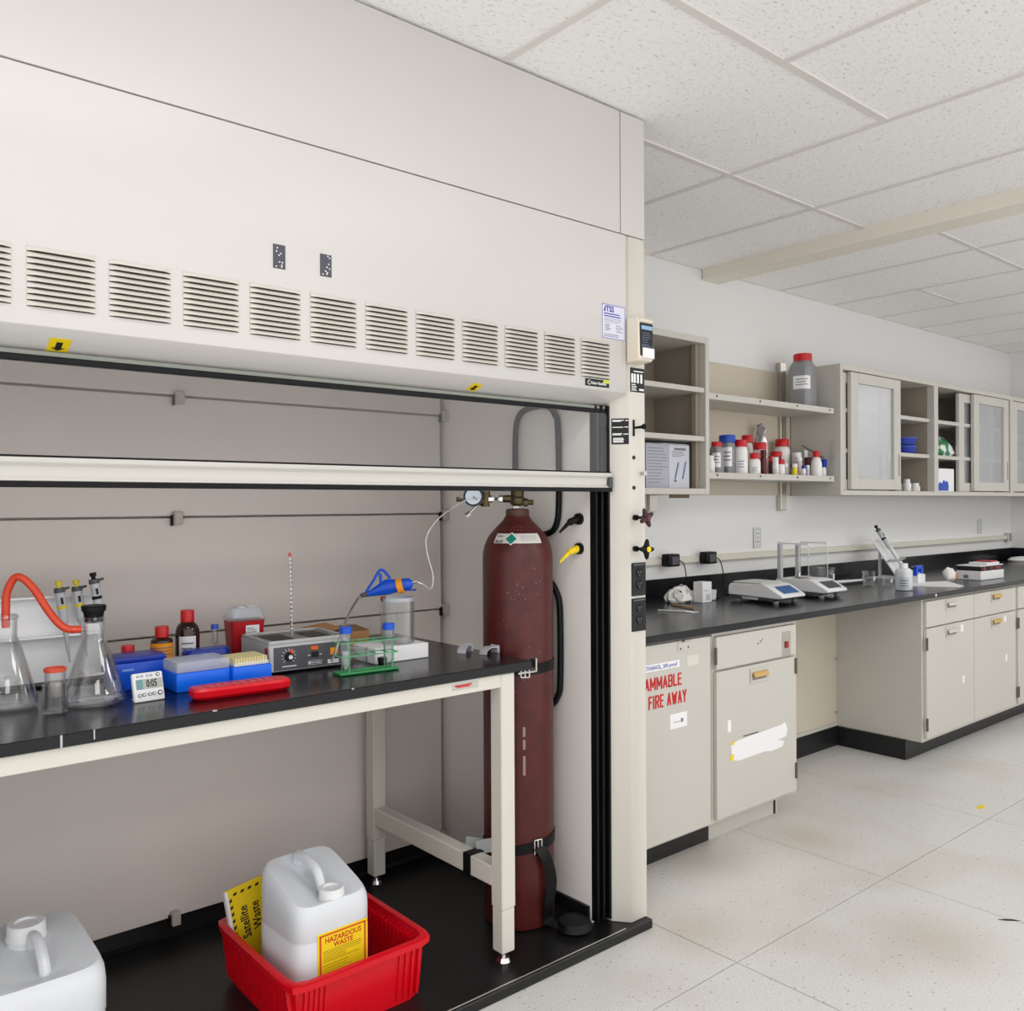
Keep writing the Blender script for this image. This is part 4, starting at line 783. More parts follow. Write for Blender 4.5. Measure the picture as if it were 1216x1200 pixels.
def pull(parent, x, z, w=.062, tape=False):
    y = CF - .0195; p = obj('handle', MB().box(x - w, x + w, y - .002, y, z - .030, z - .016, .001).box(x - w, x + w, y - .002, y, z + .016, z + .030, .001).box(x - w, x - w + .012, y - .002, y, z - .016, z + .016).box(x + w - .012, x + w, y - .002, y, z - .016, z + .016), CABW, parent, label='recessed pull handle')
    obj('pull_recess', MB().box(x - w + .012, x + w - .012, y - .001, y, z - .016, z + .016), PUTTYD, p); obj('pull_lip', MB().prism([(y - .001, z + .016), (y - .012, z + .014), (y - .016, z - .002), (y - .013, z - .004), (y - .009, z + .009), (y - .001, z + .011)], 'x', x - w + .012, x + w - .012), TANTAPE if tape else CABW, p)
def base_cab(label, x0, x1, toe=BLACKR, toez=.11, toeY=2.2):
    t = thing('base_cabinet', label, 'cabinet', ((x0+x1)/2, 2.5, 0))
    obj('carcass', MB().box(x0, x1, CF, 2.878, .105, .8555, .0015), CABW, t); return t
c1_ = base_cab('cream flammables cabinet with red lettering beside the hood post', 2.18, 2.802)
d1_ = obj('door', MB().box(2.19, 2.79, CF - .018, CF - .0005, .118, .847, .002), CABW, c1_)
m = MB(); m.box(2.7915, 2.8005, CF - .012, CF - .001, .13, .848)
obj('piano_hinge', m, pm('hinge_strip', '8B8578', .45, .6, var=.4, vs=80), c1_)
obj('kick_plate', MB().box(2.18, 2.90, 2.2, 2.215, .0005, .104), COVE, c1_)
lt = obj('latch_plate', MB().box(2.59, 2.664, CF - .0205, CF - .0182, .806, .841, .0008), CABW, d1_); obj('latch_screws', MB().cyl((2.605, CF - .022, .818), (2.605, CF - .020, .818), .004).cyl((2.65, CF - .022, .82), (2.65, CF - .02, .82), .004).cyl((2.624, CF - .022, .846), (2.624, CF - .018, .846), .0055), pm('screw_brown', '5A5148', .5), lt)
yd = CF - .0183
GLY = {'F': (.8, [(0,0,0,1),(0,1,1,1),(0,.54,.85,.54)]), 'L': (.8, [(0,0,0,1),(0,0,1,0)]), 'A': (1.0, [(0,0,.5,1),(.5,1,1,0),(.2,.3,.8,.3)]), 'M': (1.3, [(0,0,0,1),(0,1,.5,.25),(.5,.25,1,1),(1,1,1,0)]), 'E': (.8, [(0,0,0,1),(0,1,1,1),(0,.52,.85,.52),(0,0,1,0)]),
       'B': (.95, [(0,0,0,1),(0,1,.8,1),(.8,1,1,.88),(1,.88,1,.64),(1,.64,.8,.53),(0,.53,.8,.53),(.8,.53,1,.4),(1,.4,1,.13),(1,.13,.8,0),(0,0,.8,0)]), 'K': (.95, [(0,0,0,1),(0,.4,1,1),(.3,.58,1,0)]), 'P': (.95, [(0,0,0,1),(0,1,.8,1),(.8,1,1,.85),(1,.85,1,.62),(1,.62,.8,.47),(0,.47,.8,.47)]),
       'I': (.06, [(.5,0,.5,1)]), 'R': (.95, [(0,0,0,1),(0,1,.8,1),(.8,1,1,.85),(1,.85,1,.64),(1,.64,.8,.51),(0,.51,.8,.51),(.5,.5,1,0)]), 'W': (1.4, [(0,1,.27,0),(.27,0,.5,.8),(.5,.8,.73,0),(.73,0,1,1)]), 'Y': (1.0, [(0,1,.5,.45),(1,1,.5,.45),(.5,0,.5,.48)])}
def block_print(word, xr, z0, h, unit, th):          # heavy condensed capitals, stroke by stroke, right-aligned at xr
    tot = sum((.45 if c == ' ' else GLY[c][0]) * unit + th + .0035 for c in word); x = xr - tot; k = 0
    for c in word:
        if c == ' ': x += .45 * unit + th; continue
        wd, st_ = GLY[c]; m = MB()
        for (a, b, e, f) in st_:
            p = Vector((x + th/2 + a*wd*unit, 0, z0 + th*.45 + b*(h - th*.9))); q = Vector((x + th/2 + e*wd*unit, 0, z0 + th*.45 + f*(h - th*.9))); d = (q - p).normalized(); nn = Vector((-d.z, 0, d.x)); k += 1; y = yd - .0006 - .00004 * (k % 9)
            hw = th*.5 if abs(d.z) > .5 else th*.42; ex = d * th * (.42 if abs(d.z) in (0, 1) or abs(d.x) > .99 else .3)
            m.prism([((p - ex + nn*hw).x, (p - ex + nn*hw).z), ((q + ex + nn*hw).x, (q + ex + nn*hw).z), ((q + ex - nn*hw).x, (q + ex - nn*hw).z), ((p - ex - nn*hw).x, (p - ex - nn*hw).z)], 'y', y, yd)
        obj('letter', m, INKR, d1_); x += wd * unit + th + .0035
block_print('FLAMMABLE', 2.616, .683, .0465, .0188, .0076)
block_print('KEEP FIRE AWAY', 2.652, .615, .0485, .0168, .0074)
el = obj('name_label', MB().box(2.38, 2.60, yd - .0008, yd, .752, .778), WHITEL, d1_); text('label_print', 'ETHANOL, 200 proof', .021, INKB, el, (2.585, yd - .001, .764), sx=.95, align='RIGHT', bold=.0002)
nl = obj('paper_note', MB().box(2.545, 2.643, yd - .0008, yd, .525, .58), WHITEL, d1_); obj('note_print', MB().box(2.606, 2.620, yd - .0014, yd - .0006, .544, .558).box(2.565, 2.60, yd - .0014, yd - .0006, .548, .550), INKG, nl)
fl_ = obj('faint_label', MB().box(2.645, 2.714, yd - .0006, yd, .747, .786), pm('faint_sticker', 'D6D2C8', .5), d1_)
c2_ = base_cab('cream base cabinet with rust-stained drawer front and torn white paper', 2.803, 3.41)
obj('drawer_front', MB().box(2.828, 3.388, CF - .018, CF - .0005, .709, .838, .002), CABW, c2_)
d2_ = obj('door', MB().box(2.828, 3.388, CF - .018, CF - .0005, .122, .700, .002), CABW, c2_)
obj('kick_plate', MB().box(2.902, 3.385, 2.2, 2.215, .0005, .104), CABW, c2_); obj('kick_gap', MB().box(3.36, 3.372, 2.197, 2.2005, .002, .104), INK, c2_)
obj('counter_rail', MB().box(2.81, 3.405, CF - .008, CF - .0005, .8405, .8525, .001), CABW, c2_)
hinge(d2_, 3.380, .66); hinge(d2_, 3.380, .21); hinge(c2_, 2.818, .765)
pull(d2_, 3.11, .655, .062, True)
swp = obj('switch_plate', MB().box(3.279, 3.342, CF - .0205, CF - .0182, .713, .813, .0008), STEEL, c2_, label='steel plate with red switch'); obj('switch', MB().box(3.301, 3.32, CF - .026, CF - .02, .745, .772, .001), pm('switch_red', '9C1C22', .4), swp)
obj('paint_marks', MB().box(3.12, 3.127, CF - .0186, CF - .018, .788, .795).box(3.135, 3.139, CF - .0186, CF - .018, .795, .802).box(3.1, 3.11, CF - .0186, CF - .018, .782, .786), INK, c2_)
tp = obj('torn_paper', MB().prism([(2.918, .405), (2.925, .34), (2.97, .330), (3.15, .334), (3.20, .326), (3.28, .332), (3.292, .352), (3.245, .364), (3.305, .370), (3.318, .40), (3.30, .43), (3.27, .424), (2.97, .412)], 'y', CF - .0192, CF - .0182), WHITEL, d2_, label='torn white paper strip'); obj('yellow_tape', MB().box(2.912, 2.935, CF - .0196, CF - .0191, .338, .362).box(2.918, 2.94, CF - .0196, CF - .0191, .400, .412), YELL, tp)
obj('tape_scrap', MB().box(2.897, 2.918, CF - .0188, CF - .0182, .455, .502), WHITEL, d2_); m = MB(); print_lines(m, 3.0, 3.16, .418, .426, CF - .0182, 1, 4, .5); obj('torn_print', m, INK, d2_)
kp = thing('knee_panel', 'tan back panel of the open knee space under the counter', 'panel', (4.0, 2.6, 0)); obj('panel_sheet', MB().box(3.411, 4.599, 2.6, 2.615, .1, .856), PANELT, kp); obj('cove_base', MB().box(3.411, 4.599, 2.588, 2.5995, .0005, .108, .001), COVE, kp); obj('edge_rail', MB().box(3.411, 4.599, 2.592, 2.5995, .109, .128), CABW, kp)
obj('under_bracket', MB().box(4.30, 4.46, 2.16, 2.28, .838, .8565, .001), pm('bracket_grey', '5B5A58', .5, .3), ct)
for i in range(3): obj('panel_clip', MB().box(4.575, 4.584, 2.585, 2.5995, .18 + i*.3, .19 + i*.3), STEEL, kp)
def pair_cab(label, x0, xm, x1, tapes):
    t = base_cab(label, x0, x1); k = 0
    obj('kick_plate', MB().box(x0 - (.015 if x0 < 4.7 else -.001), x1 - .0005, 2.2, 2.215, .0005, .104), COVE, t)
    if x0 < 4.7: obj('side_kick', MB().box(x0 - .015, x0 - .0005, 2.2155, 2.587, .0005, .104), COVE, t)
    for a, b in ((x0 + .018, xm - .003), (xm + .003, x1 - .018)):
        dw = obj('drawer_front', MB().box(a, b, CF - .018, CF - .0005, .706, .842, .002), CABW, t); dr = obj('door', MB().box(a, b, CF - .018, CF - .0005, .125, .699, .002), CABW, t)
        xc = (a + b)/2 + .0; pull(dw, xc, .805, .068, tapes[k]); pull(dr, xc, .658, .068, tapes[k]); hx = a - .004 if k == 0 else b + .004
        hinge(dr, hx, .62); hinge(dr, hx, .20)
        m = MB(); xs = (a + b)/2 + .12; m.box(xs, xs + .03, CF - .0188, CF - .018, .645, .683).box(xs + .02, xs + .045, CF - .0188, CF - .018, .36 + k*.05, .40 + k*.05); obj('white_sticker', m, WHITEL, dr); k += 1
    return t
pair_cab('cream double base cabinet standing right of the knee space', 4.60, 5.203, 5.822, (False, True))
pair_cab('cream double base cabinet toward the far corner', 5.8225, 6.45, 7.1, (False, False))
pair_cab('cream double base cabinet against the far end wall', 7.1005, 7.5, 7.88, (False, False))

# ------------------------------------------------------------------ wall fittings
rw = obj('power_raceway', MB().box(2.18, 7.76, 2.872, 2.8985, 1.052, 1.088, .004), pm('raceway_cream', 'DDD9CB', .4), label='long cream power raceway running along the wall above the counter', cat='raceway'); 
obj('end_cap', MB().box(7.762, 7.84, 2.866, 2.8985, 1.035, 1.105, .002), STEEL, rw)
for x, z, l in ((4.275, 1.165, 'grey wall outlet above the white balances'), (7.28, 1.168, 'grey wall outlet near the far corner')):
    t = thing('wall_outlet', l, 'outlet', (x, 2.895, z - .06)); obj('cover_plate', MB().box(x - .037, x + .037, 2.892, 2.8985, z - .058, z + .058, .002), pm('outlet_grey', 'CFCFCD', .4), t)
    for dz in (-.024, .024): r_ = obj('receptacle', MB().cyl((x, 2.8925, z + dz), (x, 2.890, z + dz), .016, n=18), WHITEP, t); obj('slots', MB().box(x - .008, x - .004, 2.8885, 2.8905, z + dz - .004, z + dz + .006).box(x + .004, x + .008, 2.8885, 2.8905, z + dz - .004, z + dz + .006), INK, r_)
for x, l, pts in ((3.46, 'black power adapter plugged into the raceway nearest the hood', [(3.50, 2.84, 1.075), (3.545, 2.835, 1.055), (3.56, 2.83, .98), (3.555, 2.83, .93), (3.52, 2.82, .889), (3.42, 2.79, .8885), (3.52, 2.72, .8885), (3.63, 2.68, .889)]), (3.763, 'black power adapter plugged in above the balances', [(3.80, 2.84, 1.075), (3.845, 2.835, 1.06), (3.868, 2.83, .99), (3.88, 2.84, .93), (3.87, 2.82, .889), (3.80, 2.76, .8885), (3.76, 2.72, .8885)])):
    t = thing('power_adapter', l, 'adapter', (x, 2.85, 1.04)); obj('adapter_body', MB().box(x - .045, x + .042, 2.822, 2.871, 1.045, 1.108, .006, 2), BLACKR, t); obj('adapter_face', MB().box(x - .02, x + .03, 2.8205, 2.822, 1.055, 1.095), DKPANEL, t); obj('cord', MB().tube(pts, .003, 6, 5), BLACKR, t)

# ------------------------------------------------------------------ wall cabinets and open shelves
UF = 2.57
def wall_cab(label, x0, x1, shelves, z0=1.402, z1=2.142, tk=.028):
    t = thing('wall_cabinet', label, 'cabinet', ((x0+x1)/2, 2.74, z0))
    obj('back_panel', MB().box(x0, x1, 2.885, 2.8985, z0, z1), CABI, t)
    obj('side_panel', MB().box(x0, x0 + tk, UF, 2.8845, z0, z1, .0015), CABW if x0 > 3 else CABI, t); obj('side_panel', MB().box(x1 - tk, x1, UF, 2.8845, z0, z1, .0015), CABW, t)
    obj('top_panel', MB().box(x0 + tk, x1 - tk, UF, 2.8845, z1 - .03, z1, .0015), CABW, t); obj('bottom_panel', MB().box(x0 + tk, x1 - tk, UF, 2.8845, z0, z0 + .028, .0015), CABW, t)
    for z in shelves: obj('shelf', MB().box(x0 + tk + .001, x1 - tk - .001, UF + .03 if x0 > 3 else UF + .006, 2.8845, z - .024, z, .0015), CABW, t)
    obj('side_liner', MB().box(x1 - tk - .002, x1 - tk - .0002, UF + .045, 2.8845, z0 + .029, z1 - .031), CABI, t)  # thin added sheet giving the inner side face the shade-darkened taupe
    return t
wc1 = wall_cab('open cream wall cabinet with a box on its lowest shelf beside hood', 2.55, 3.41, (1.905, 1.676))
obj('inner_frame', MB().box(3.352, 3.3815, UF + .035, UF + .06, 1.431, 2.111), CABI, wc1); obj('maker_plate', MB().box(3.13, 3.27, UF + .01, UF + .014, 1.385, 1.4015), BRASS, wc1); obj('standard_foot', MB().box(3.34, 3.40, 2.878, 2.8985, 1.32, 1.4015, .001), STEEL, wc1)
bxc = thing('grey_carton', 'grey printed carton on the bottom shelf of the open wall cabinet', 'box', (3.19, 2.72, 1.4305)); obj('carton_body', MB().box(3.02, 3.325, 2.625, 2.78, 1.4305, 1.635, .0015), pm('carton_grey', 'AEB0BC', .6), bxc)
obj('carton_front', MB().box(3.178, 3.3245, 2.6235, 2.6248, 1.432, 1.632), pm('carton_white', 'C9CBD3', .6), bxc); m = MB(); print_lines(m, 3.20, 3.30, 1.575, 1.605, 2.6234, 4, 33, .35); print_lines(m, 3.03, 3.17, 1.45, 1.62, 2.6249, 12, 34, .2); m.box(3.215, 3.30, 2.6228, 2.6234, 1.608, 1.618); obj('print_lines', m, INKG, bxc)
obj('tool_print', MB().cyl((3.22, 2.6232, 1.475), (3.245, 2.6232, 1.55), .0045, n=6).cyl((3.275, 2.6232, 1.475), (3.298, 2.6232, 1.555), .0045, n=6).cyl((3.215, 2.6232, 1.466), (3.226, 2.6232, 1.466), .006, n=6), pm('tool_blue', '6D78A8', .6), bxc); obj('carton_flap', MB().prism([(2.63, 1.6355), (2.63, 1.638), (2.75, 1.655), (2.75, 1.652)], 'x', 3.14, 3.32), pm('carton_white', 'C9CBD3', .6), bxc)
bp = thing('shelf_unit', 'two open cream wall shelves on steel standards with a tan back panel', 'shelf', (4.0, 2.75, 1.32))
obj('back_panel', MB().box(3.411, 4.60, 2.888, 2.8985, 1.405, 2.115), PANELT, bp)
for x in (4.50,): obj('standard', MB().box(x - .028, x + .028, 2.866, 2.8985, 1.318, 2.172, .002), STEEL, bp); 
for z, l in ((1.873, 'u'), (1.4925, 'l')):
    sh = obj('shelf', MB().box(3.412, 4.575, 2.6, 2.887, z - .014, z, .001), CABW, bp); obj('shelf_lip', MB().box(3.412, 4.575, 2.594, 2.5995, z - .014, z + .017, .001), CABW, bp)
    for x in (3.5, 3.86, 4.20, 4.53): obj('lip_screw', MB().cyl((x, 2.591, z + .004), (x, 2.5945, z + .004), .0055, n=10), DKPANEL, sh)
    obj('end_lip', MB().box(4.569, 4.5755, 2.6, 2.886, z, z + .02), CABW, sh)
bottle('chemical_bottle', 'large grey square bottle with red cap on the upper shelf', 'bottle', 4.455, 2.715, 1.8735, .082, .322, .044, .040, GREYB, REDCAP, 5, WHITEL, rz=.15, ry=.06, sh=.72, labspan=(.42, .68), caprx=.05)
UA = wall_cab('cream wall cabinet with a glazed sliding door and blue bowls', 4.602, 5.795, (1.902, 1.67)); UB = wall_cab('cream wall cabinet with glazed sliding door and white glove box', 5.7955, 7.035, (1.902, 1.67)); UC = wall_cab('cream wall cabinet in the far corner with closed glazed door', 7.0355, 7.89, (1.87, 1.66))
def sdoor(parent, x0, x1, y, z0=1.437, z1=2.108, glass=True):
    fw = .083; d = obj('sliding_door', MB().box(x0, x0 + fw, y, y + .024, z0, z1, .002).box(x1 - fw, x1, y, y + .024, z0, z1, .002).box(x0 + fw, x1 - fw, y, y + .024, z1 - .06, z1, .002).box(x0 + fw, x1 - fw, y, y + .024, z0, z0 + .062, .002), CABW, parent)
    obj('door_glass', MB().box(x0 + fw, x1 - fw, y + .011, y + .014, z0 + .062, z1 - .06), DOORG, d); obj('finger_pull', MB().box(x1 - .032, x1 - .018, y - .0012, y + .001, z0 + .085, z0 + .215, .0005), PUTTYD, d); return d
sdoor(UA, 4.725, 5.318, UF + .003); sdoor(UA, 4.634, 5.225, UF + .031, 1.4315, 2.105); sdoor(UB, 6.385, 6.985, UF + .003); sdoor(UB, 6.21, 6.80, UF + .031, 1.4315, 2.105); sdoor(UC, 7.066, 7.66, UF + .003)
# things inside the wall cabinets
for z, l in ((1.6708, 'lower of two stacked dark blue bowls in the wall cabinet'), (1.7235, 'upper of two stacked dark blue bowls in the wall cabinet')):
    t = thing('blue_bowl', l, 'bowl', (5.60, 2.70, z)); obj('bowl_body', MB().loft([(.06, .0004), (.075, .006), (.085, .045), (.086, .05), (.081, .05), (.07, .012)], (0, 0), 28), BLUED, t, local=True); obj('bowl_rim', MB().loft([(.087, .046), (.0885, .0495), (.087, .0515), (.0845, .0495)], (0, 0), 28, cap0=False, cap1=False), pm('blue_rim', '4A73C8', .4), t, local=True)
bottle('white_bottle', 'taller white bottle at bottom of the wall cabinet with bowls', 'bottle', 5.575, 2.66, 1.4305, .026, .078, .016, .018, HDPES, WHITEP); bottle('white_bottle', 'squat white bottle at bottom of the wall cabinet with bowls', 'bottle', 5.71, 2.67, 1.4305, .030, .055, .02, .016, HDPES, WHITEP); bottle('white_bottle', 'grey-white short bottle behind the squat bottle in the cabinet', 'bottle', 5.66, 2.76, 1.4305, .028, .05, .02, .014, pm('pale_grey_bottle', 'C4C4C6', .4), WHITEP)
gb = thing('glove_box', 'white glove carton with blue hand print in the wall cabinet', 'box', (6.03, 2.68, 1.4305)); obj('carton_body', MB().box(5.86, 6.16, 2.615, 2.74, 1.4305, 1.585, .002), WHITEL, gb); m = MB()
pts = [(5.875, 1.438), (6.07, 1.438), (6.075, 1.475), (6.055, 1.505), (6.03, 1.495), (6.0, 1.51), (5.975, 1.485), (5.94, 1.495), (5.92, 1.475), (5.885, 1.485)]; m.prism(pts, 'y', 2.6135, 2.6148); obj('blue_print', m, BLUECAP, gb)
bg = thing('white_bag', 'green and white printed plastic bag on the middle cabinet shelf', 'bag', (6.10, 2.70, 1.6708)); m = MB(); m.loft([(.14, .07, .0005), (.16, .085, .02), (.15, .08, .06), (.11, .055, .10), (.05, .03, .125), (.01, .01, .13)], (0, 0), 26); rr = random.Random(3)
for v in m.bm.verts: v.co += Vector((rr.uniform(-.012, .012), rr.uniform(-.008, .008), rr.uniform(-.006, .008) if v.co.z > .01 else 0))
def bagmat():
    m_ = bpy.data.materials.new('bag_print'); m_.use_nodes = True; nt = m_.node_tree; n = nt.nodes.new('ShaderNodeTexNoise'); n.inputs['Scale'].default_value = 14; tc = nt.nodes.new('ShaderNodeTexCoord'); nt.links.new(tc.outputs['Object'], n.inputs['Vector']); cr = nt.nodes.new('ShaderNodeValToRGB'); cr.color_ramp.elements[0].position = .46; cr.color_ramp.elements[0].color = lin('1F7A48'); cr.color_ramp.elements[1].position = .52; cr.color_ramp.elements[1].color = lin('DCE2E0'); nt.links.new(n.outputs['Fac'], cr.inputs[0]); nt.links.new(cr.outputs[0], nt.nodes['Principled BSDF'].inputs['Base Color']); nt.nodes['Principled BSDF'].inputs['Roughness'].default_value = .25; return m_
obj('bag_body', m, bagmat(), bg, local=True)
for x, y, z, w_, h_, mt, l in ((4.95, 2.72, 1.6708, .10, .10, WHITEP, 'white carton behind sliding glass on the middle shelf'), (4.93, 2.70, 1.4305, .05, .05, BLUECAP, 'small blue carton behind sliding glass at the cabinet bottom'), (6.62, 2.72, 1.6708, .16, .09, WHITEP, 'white packet behind the glass of the glove-box cabinet'), (7.30, 2.72, 1.66, .14, .14, WHITEP, 'white carton behind glass in far corner cabinet middle shelf'), (7.28, 2.72, 1.87, .12, .12, GREYM, 'grey carton behind glass in far corner cabinet top shelf'), (7.32, 2.72, 1.4305, .16, .16, WHITEP, 'white carton behind glass in far corner cabinet bottom')):
    t = thing('carton', l, 'box', (x, y, z)); obj('carton_body', MB().box(x - w_/2, x + w_/2, y - .05, y + .05, z + .0006, z + h_, .003), mt, t); obj('carton_tape', MB().box(x - .01, x + .01, y - .0512, y - .0498, z + .002, z + h_ - .002), TISSUE, t)

# chemical bottles on the lower shelf
SZ = 1.4932
G = 'chemical bottles on the lower wall shelf'
def cb(x, y, r, h, rn, hc, body, cap, label, lab=None, expo=2.0, **k): bottle('chemical_bottle', label, 'bottle', x, y, SZ, r, h, rn, hc, body, cap, expo, lab, G, **k)
cb(3.525, 2.655, .024, .10, .016, .018, HDPES, WHITEP, 'white bottle half hidden at the left end of the lower shelf')
cb(3.56, 2.78, .034, .205, .018, .02, GREYB, WHITEP, 'grey bottle at the back left corner of the lower shelf')
cb(3.612, 2.68, .029, .172, .021, .022, GREYB, REDCAP, 'grey square bottle with red cap and white label on the shelf', WHITEL, 5, labspan=(.3, .78))
cb(3.728, 2.70, .034, .212, .03, .036, GREYB, BLUECAP, 'grey square bottle with wide blue cap on the shelf', WHITEL, 5, labspan=(.3, .85), caprx=.040)
cb(3.79, 2.662, .034, .189, .025, .033, HDPES, REDCAP, 'tall round white bottle with red cap next to the blue-capped one', WHITEL, caprx=.03)
cb(4.045, 2.80, .030, .233, .022, .040, HDPES, REDCAP, 'tallest white bottle with red cap standing behind the others', caprx=.029)
cb(4.015, 2.70, .031, .187, .026, .036, HDPES, REDCAP, 'white square bottle with large red cap before the foil', WHITEL, 4, caprx=.033)
cb(3.885, 2.645, .030, .124, .019, .027, HDPES, REDCAP, 'short white bottle with red cap at the front of the shelf', WHITEL, caprx=.024)
cb(3.965, 2.645, .017, .143, .013, .03, DKRED, DKRED, 'small dark red bottle between two white bottles')
cb(4.41, 2.82, .045, .229, .03, .040, HDPES, REDCAP, 'broad white bottle with red cap at the back right', caprx=.037)
cb(4.265, 2.765, .031, .151, .026, .026, DKRED, REDCAP, 'dark red jar with broad red cap in the middle of shelf', caprx=.031)
cb(4.06, 2.635, .0155, .108, .012, .02, HDPES, WHITEP, 'little white vial with white cap beside small red-capped vial', WHITEL)
cb(4.15, 2.72, .015, .12, .012, .026, DKRED, REDCAP, 'thin dark red vial with red cap')
cb(4.108, 2.632, .0185, .098, .014, .024, HDPES, REDCAP, 'small white vial with red cap at the shelf front', caprx=.0165)
cb(4.43, 2.74, .028, .15, .021, .026, HDPES, WHITEP, 'white bottle with white cap on right half of shelf', WHITEL)
cb(4.53, 2.79, .0135, .128, .010, .02, HDPES, WHITEP, 'thin white vial behind the grey jar')
cb(4.37, 2.69, .019, .12, .015, .02, pm('pinkish_bottle', 'D9C6C4', .4), WHITEP, 'pinkish small bottle in front of the broad white one')
cb(4.20, 2.665, .0135, .08, .011, .018, GREYM, WHITEP, 'tiny grey vial with white cap')
cb(4.24, 2.635, .0135, .078, .011, .018, YELL, WHITEP, 'tiny vial with yellow body')
cb(4.285, 2.67, .012, .078, .010, .018, HDPES, REDCAP, 'tiny white vial with red cap')
cb(4.32, 2.63, .0115, .072, .009, .016, HDPES, BLUED, 'tiny white vial with dark blue cap')
cb(4.365, 2.632, .010, .074, .008, .016, pm('pale_blue_vial', 'C3C6DA', .4), WHITEP, 'tiny pale blue vial at the shelf front')
cb(4.525, 2.725, .021, .125, .02, .055, GREYB, DKRED, 'grey jar with tall dark red lid', caprx=.0205)
cb(4.492, 2.655, .031, .157, .013, .032, HDPES, REDCAP, 'white conical bottle with red cap at the right front', sh=.45, caprx=.0185)
ff = thing('foil_bundle', 'crumpled silver foil bundle poking up among the bottles', 'foil', (4.215, 2.83, SZ)); m = MB(); m.loft([(.03, .0004), (.035, .05), (.03, .15), (.034, .2), (.022, .245), (.026, .27), (.014, .295), (.004, .30)], (0, 0), 14); rr = random.Random(11)
for v in m.bm.verts:
    if v.co.z > .03: v.co += Vector((rr.uniform(-.012, .012), rr.uniform(-.01, .01), rr.uniform(-.012, .012)))
obj('foil_sheet', m, FOILM, ff, local=True)
sp = thing('wash_bottle_tip', 'dark rod with blue and white ends leaning at right end of shelf', 'rod', (4.55, 2.68, SZ)); obj('rod', MB().cyl((4.45, 2.72, 1.685), (4.553, 2.645, 1.612), .004, .004, 8), DKPANEL, sp); obj('blue_end', MB().box(4.535, 4.563, 2.63, 2.66, 1.56, 1.606, .004), BLUED, sp); obj('white_end', MB().loft([(.015, 1.4936), (.0165, 1.50), (.0155, 1.545), (.011, 1.56)], (4.548, 2.645), 16), WHITEP, sp)
pg = obj('clear_prong', MB().box(4.583, 4.592, 2.598, 2.606, 1.494, 1.72, .001).box(4.583, 4.592, 2.612, 2.620, 1.494, 1.715, .001).box(4.583, 4.592, 2.598, 2.62, 1.60, 1.615, .001), CLEARP, label='clear plastic pronged strip standing at the shelf end', cat='strip')
obj('paper_slip', MB().box(4.515, 4.55, 2.742, 2.7445, 1.6185, 1.66, .0004), WHITEL, label='folded white paper slip standing on the dark red lid', cat='paper')

# ------------------------------------------------------------------ things on the counter
CZ = CT + .0006
def balance(label, x, y, w, d, shield, scr):
    t = thing('lab_balance', label, 'balance', (x, y, CZ)); hw = w/2
    body = [(d*.5, .030), (d*.5, .070), (d*.46, .086), (-d*.12, .088), (-d*.22, .084), (-d*.5, .040), (-d*.5, .028), (-d*.42, .024)]
    obj('housing', MB().prism(body, 'x', -hw, hw, .004), WHITEP, t, local=True)
    obj('underbody', MB().prism([(d*.46, .012), (d*.46, .0295), (-d*.40, .0235), (-d*.30, .012)], 'x', -hw + .006, hw - .006, .002), DKPANEL, t, local=True)
    for sx in (-1, 1):
        for sy in (-1, 1): obj('foot', MB().cyl((sx*(hw - .022), sy*d*.34, .0003), (sx*(hw - .022), sy*d*.34, .013), .013, .014, 14), GREYB, t, local=True)
    yz = lambda s: (-d*.22 - s*(d*.28), .084 - s*.044)
    (ya, za), (yb, zb) = yz(.16), yz(.82); m = MB(); A = [m.bm.verts.new(p) for p in ((-hw*.6, ya - .0012, za + .0016), (hw*.72, ya - .0012, za + .0016), (hw*.72, yb - .0012, zb + .0016), (-hw*.6, yb - .0012, zb + .0016))]; m.bm.faces.new(A)
    obj('screen', m, scr, t, local=True, label='display screen'); obj('badge', MB().box(-hw - .0008, -hw + .0002, -.02, .07, .014, .026), GREYM, t, local=True)
    if shield:
        obj('weighing_pan', MB().loft([(.03, .089), (.045, .0925), (.045, .0945)], (0, d*.16), 28), STEEL, t, local=True); obj('test_weight', MB().loft([(.007, .095), (.007, .115), (.003, .117), (.005, .124), (.002, .127)], (-.03, d*.16), 14), CHROME, t, local=True)
        for sx in (-1, 1): obj('shield_post', MB().box(sx*(hw - .012) - .012, sx*(hw - .012) + .012, d*.38, d*.45, .0865, .262, .002), GREYM, t, local=True)
        obj('shield_top', MB().box(-hw, hw, d*.38, d*.45, .2625, .274, .002).box(-hw, -hw + .014, -d*.14, d*.38, .2625, .272, .001).box(hw - .014, hw, -d*.14, d*.38, .2625, .272, .001), WHITEP, t, local=True)
        m = MB(); m.box(-hw + .003, -hw + .006, -d*.14, d*.38, .089, .262).box(hw - .006, hw - .003, -d*.14, d*.38, .089, .262).box(-hw + .006, hw - .006, -d*.14, -d*.13, .089, .262); obj('shield_glass', m, GLASS, t, local=True)
        for sx in (-1, 1): obj('glass_edge', MB().cyl((sx*(hw - .0045), -d*.14, .089), (sx*(hw - .0045), -d*.14, .262), .0022, n=8), TUBEP, t, local=True)
    else: obj('weighing_plate', MB().box(-hw + .012, hw - .012, -d*.10, d*.44, .089, .0945, .002), pm('plate_grey', 'C9C9C7', .35), t, local=True)
    return t
balance('white top-loading balance with blue screen nearest the hood', 3.70, 2.455, .20, .30, False, LCDB)
balance('white balance with a glass draft shield and dark screen', 4.095, 2.455, .19, .30, True, DKPANEL)
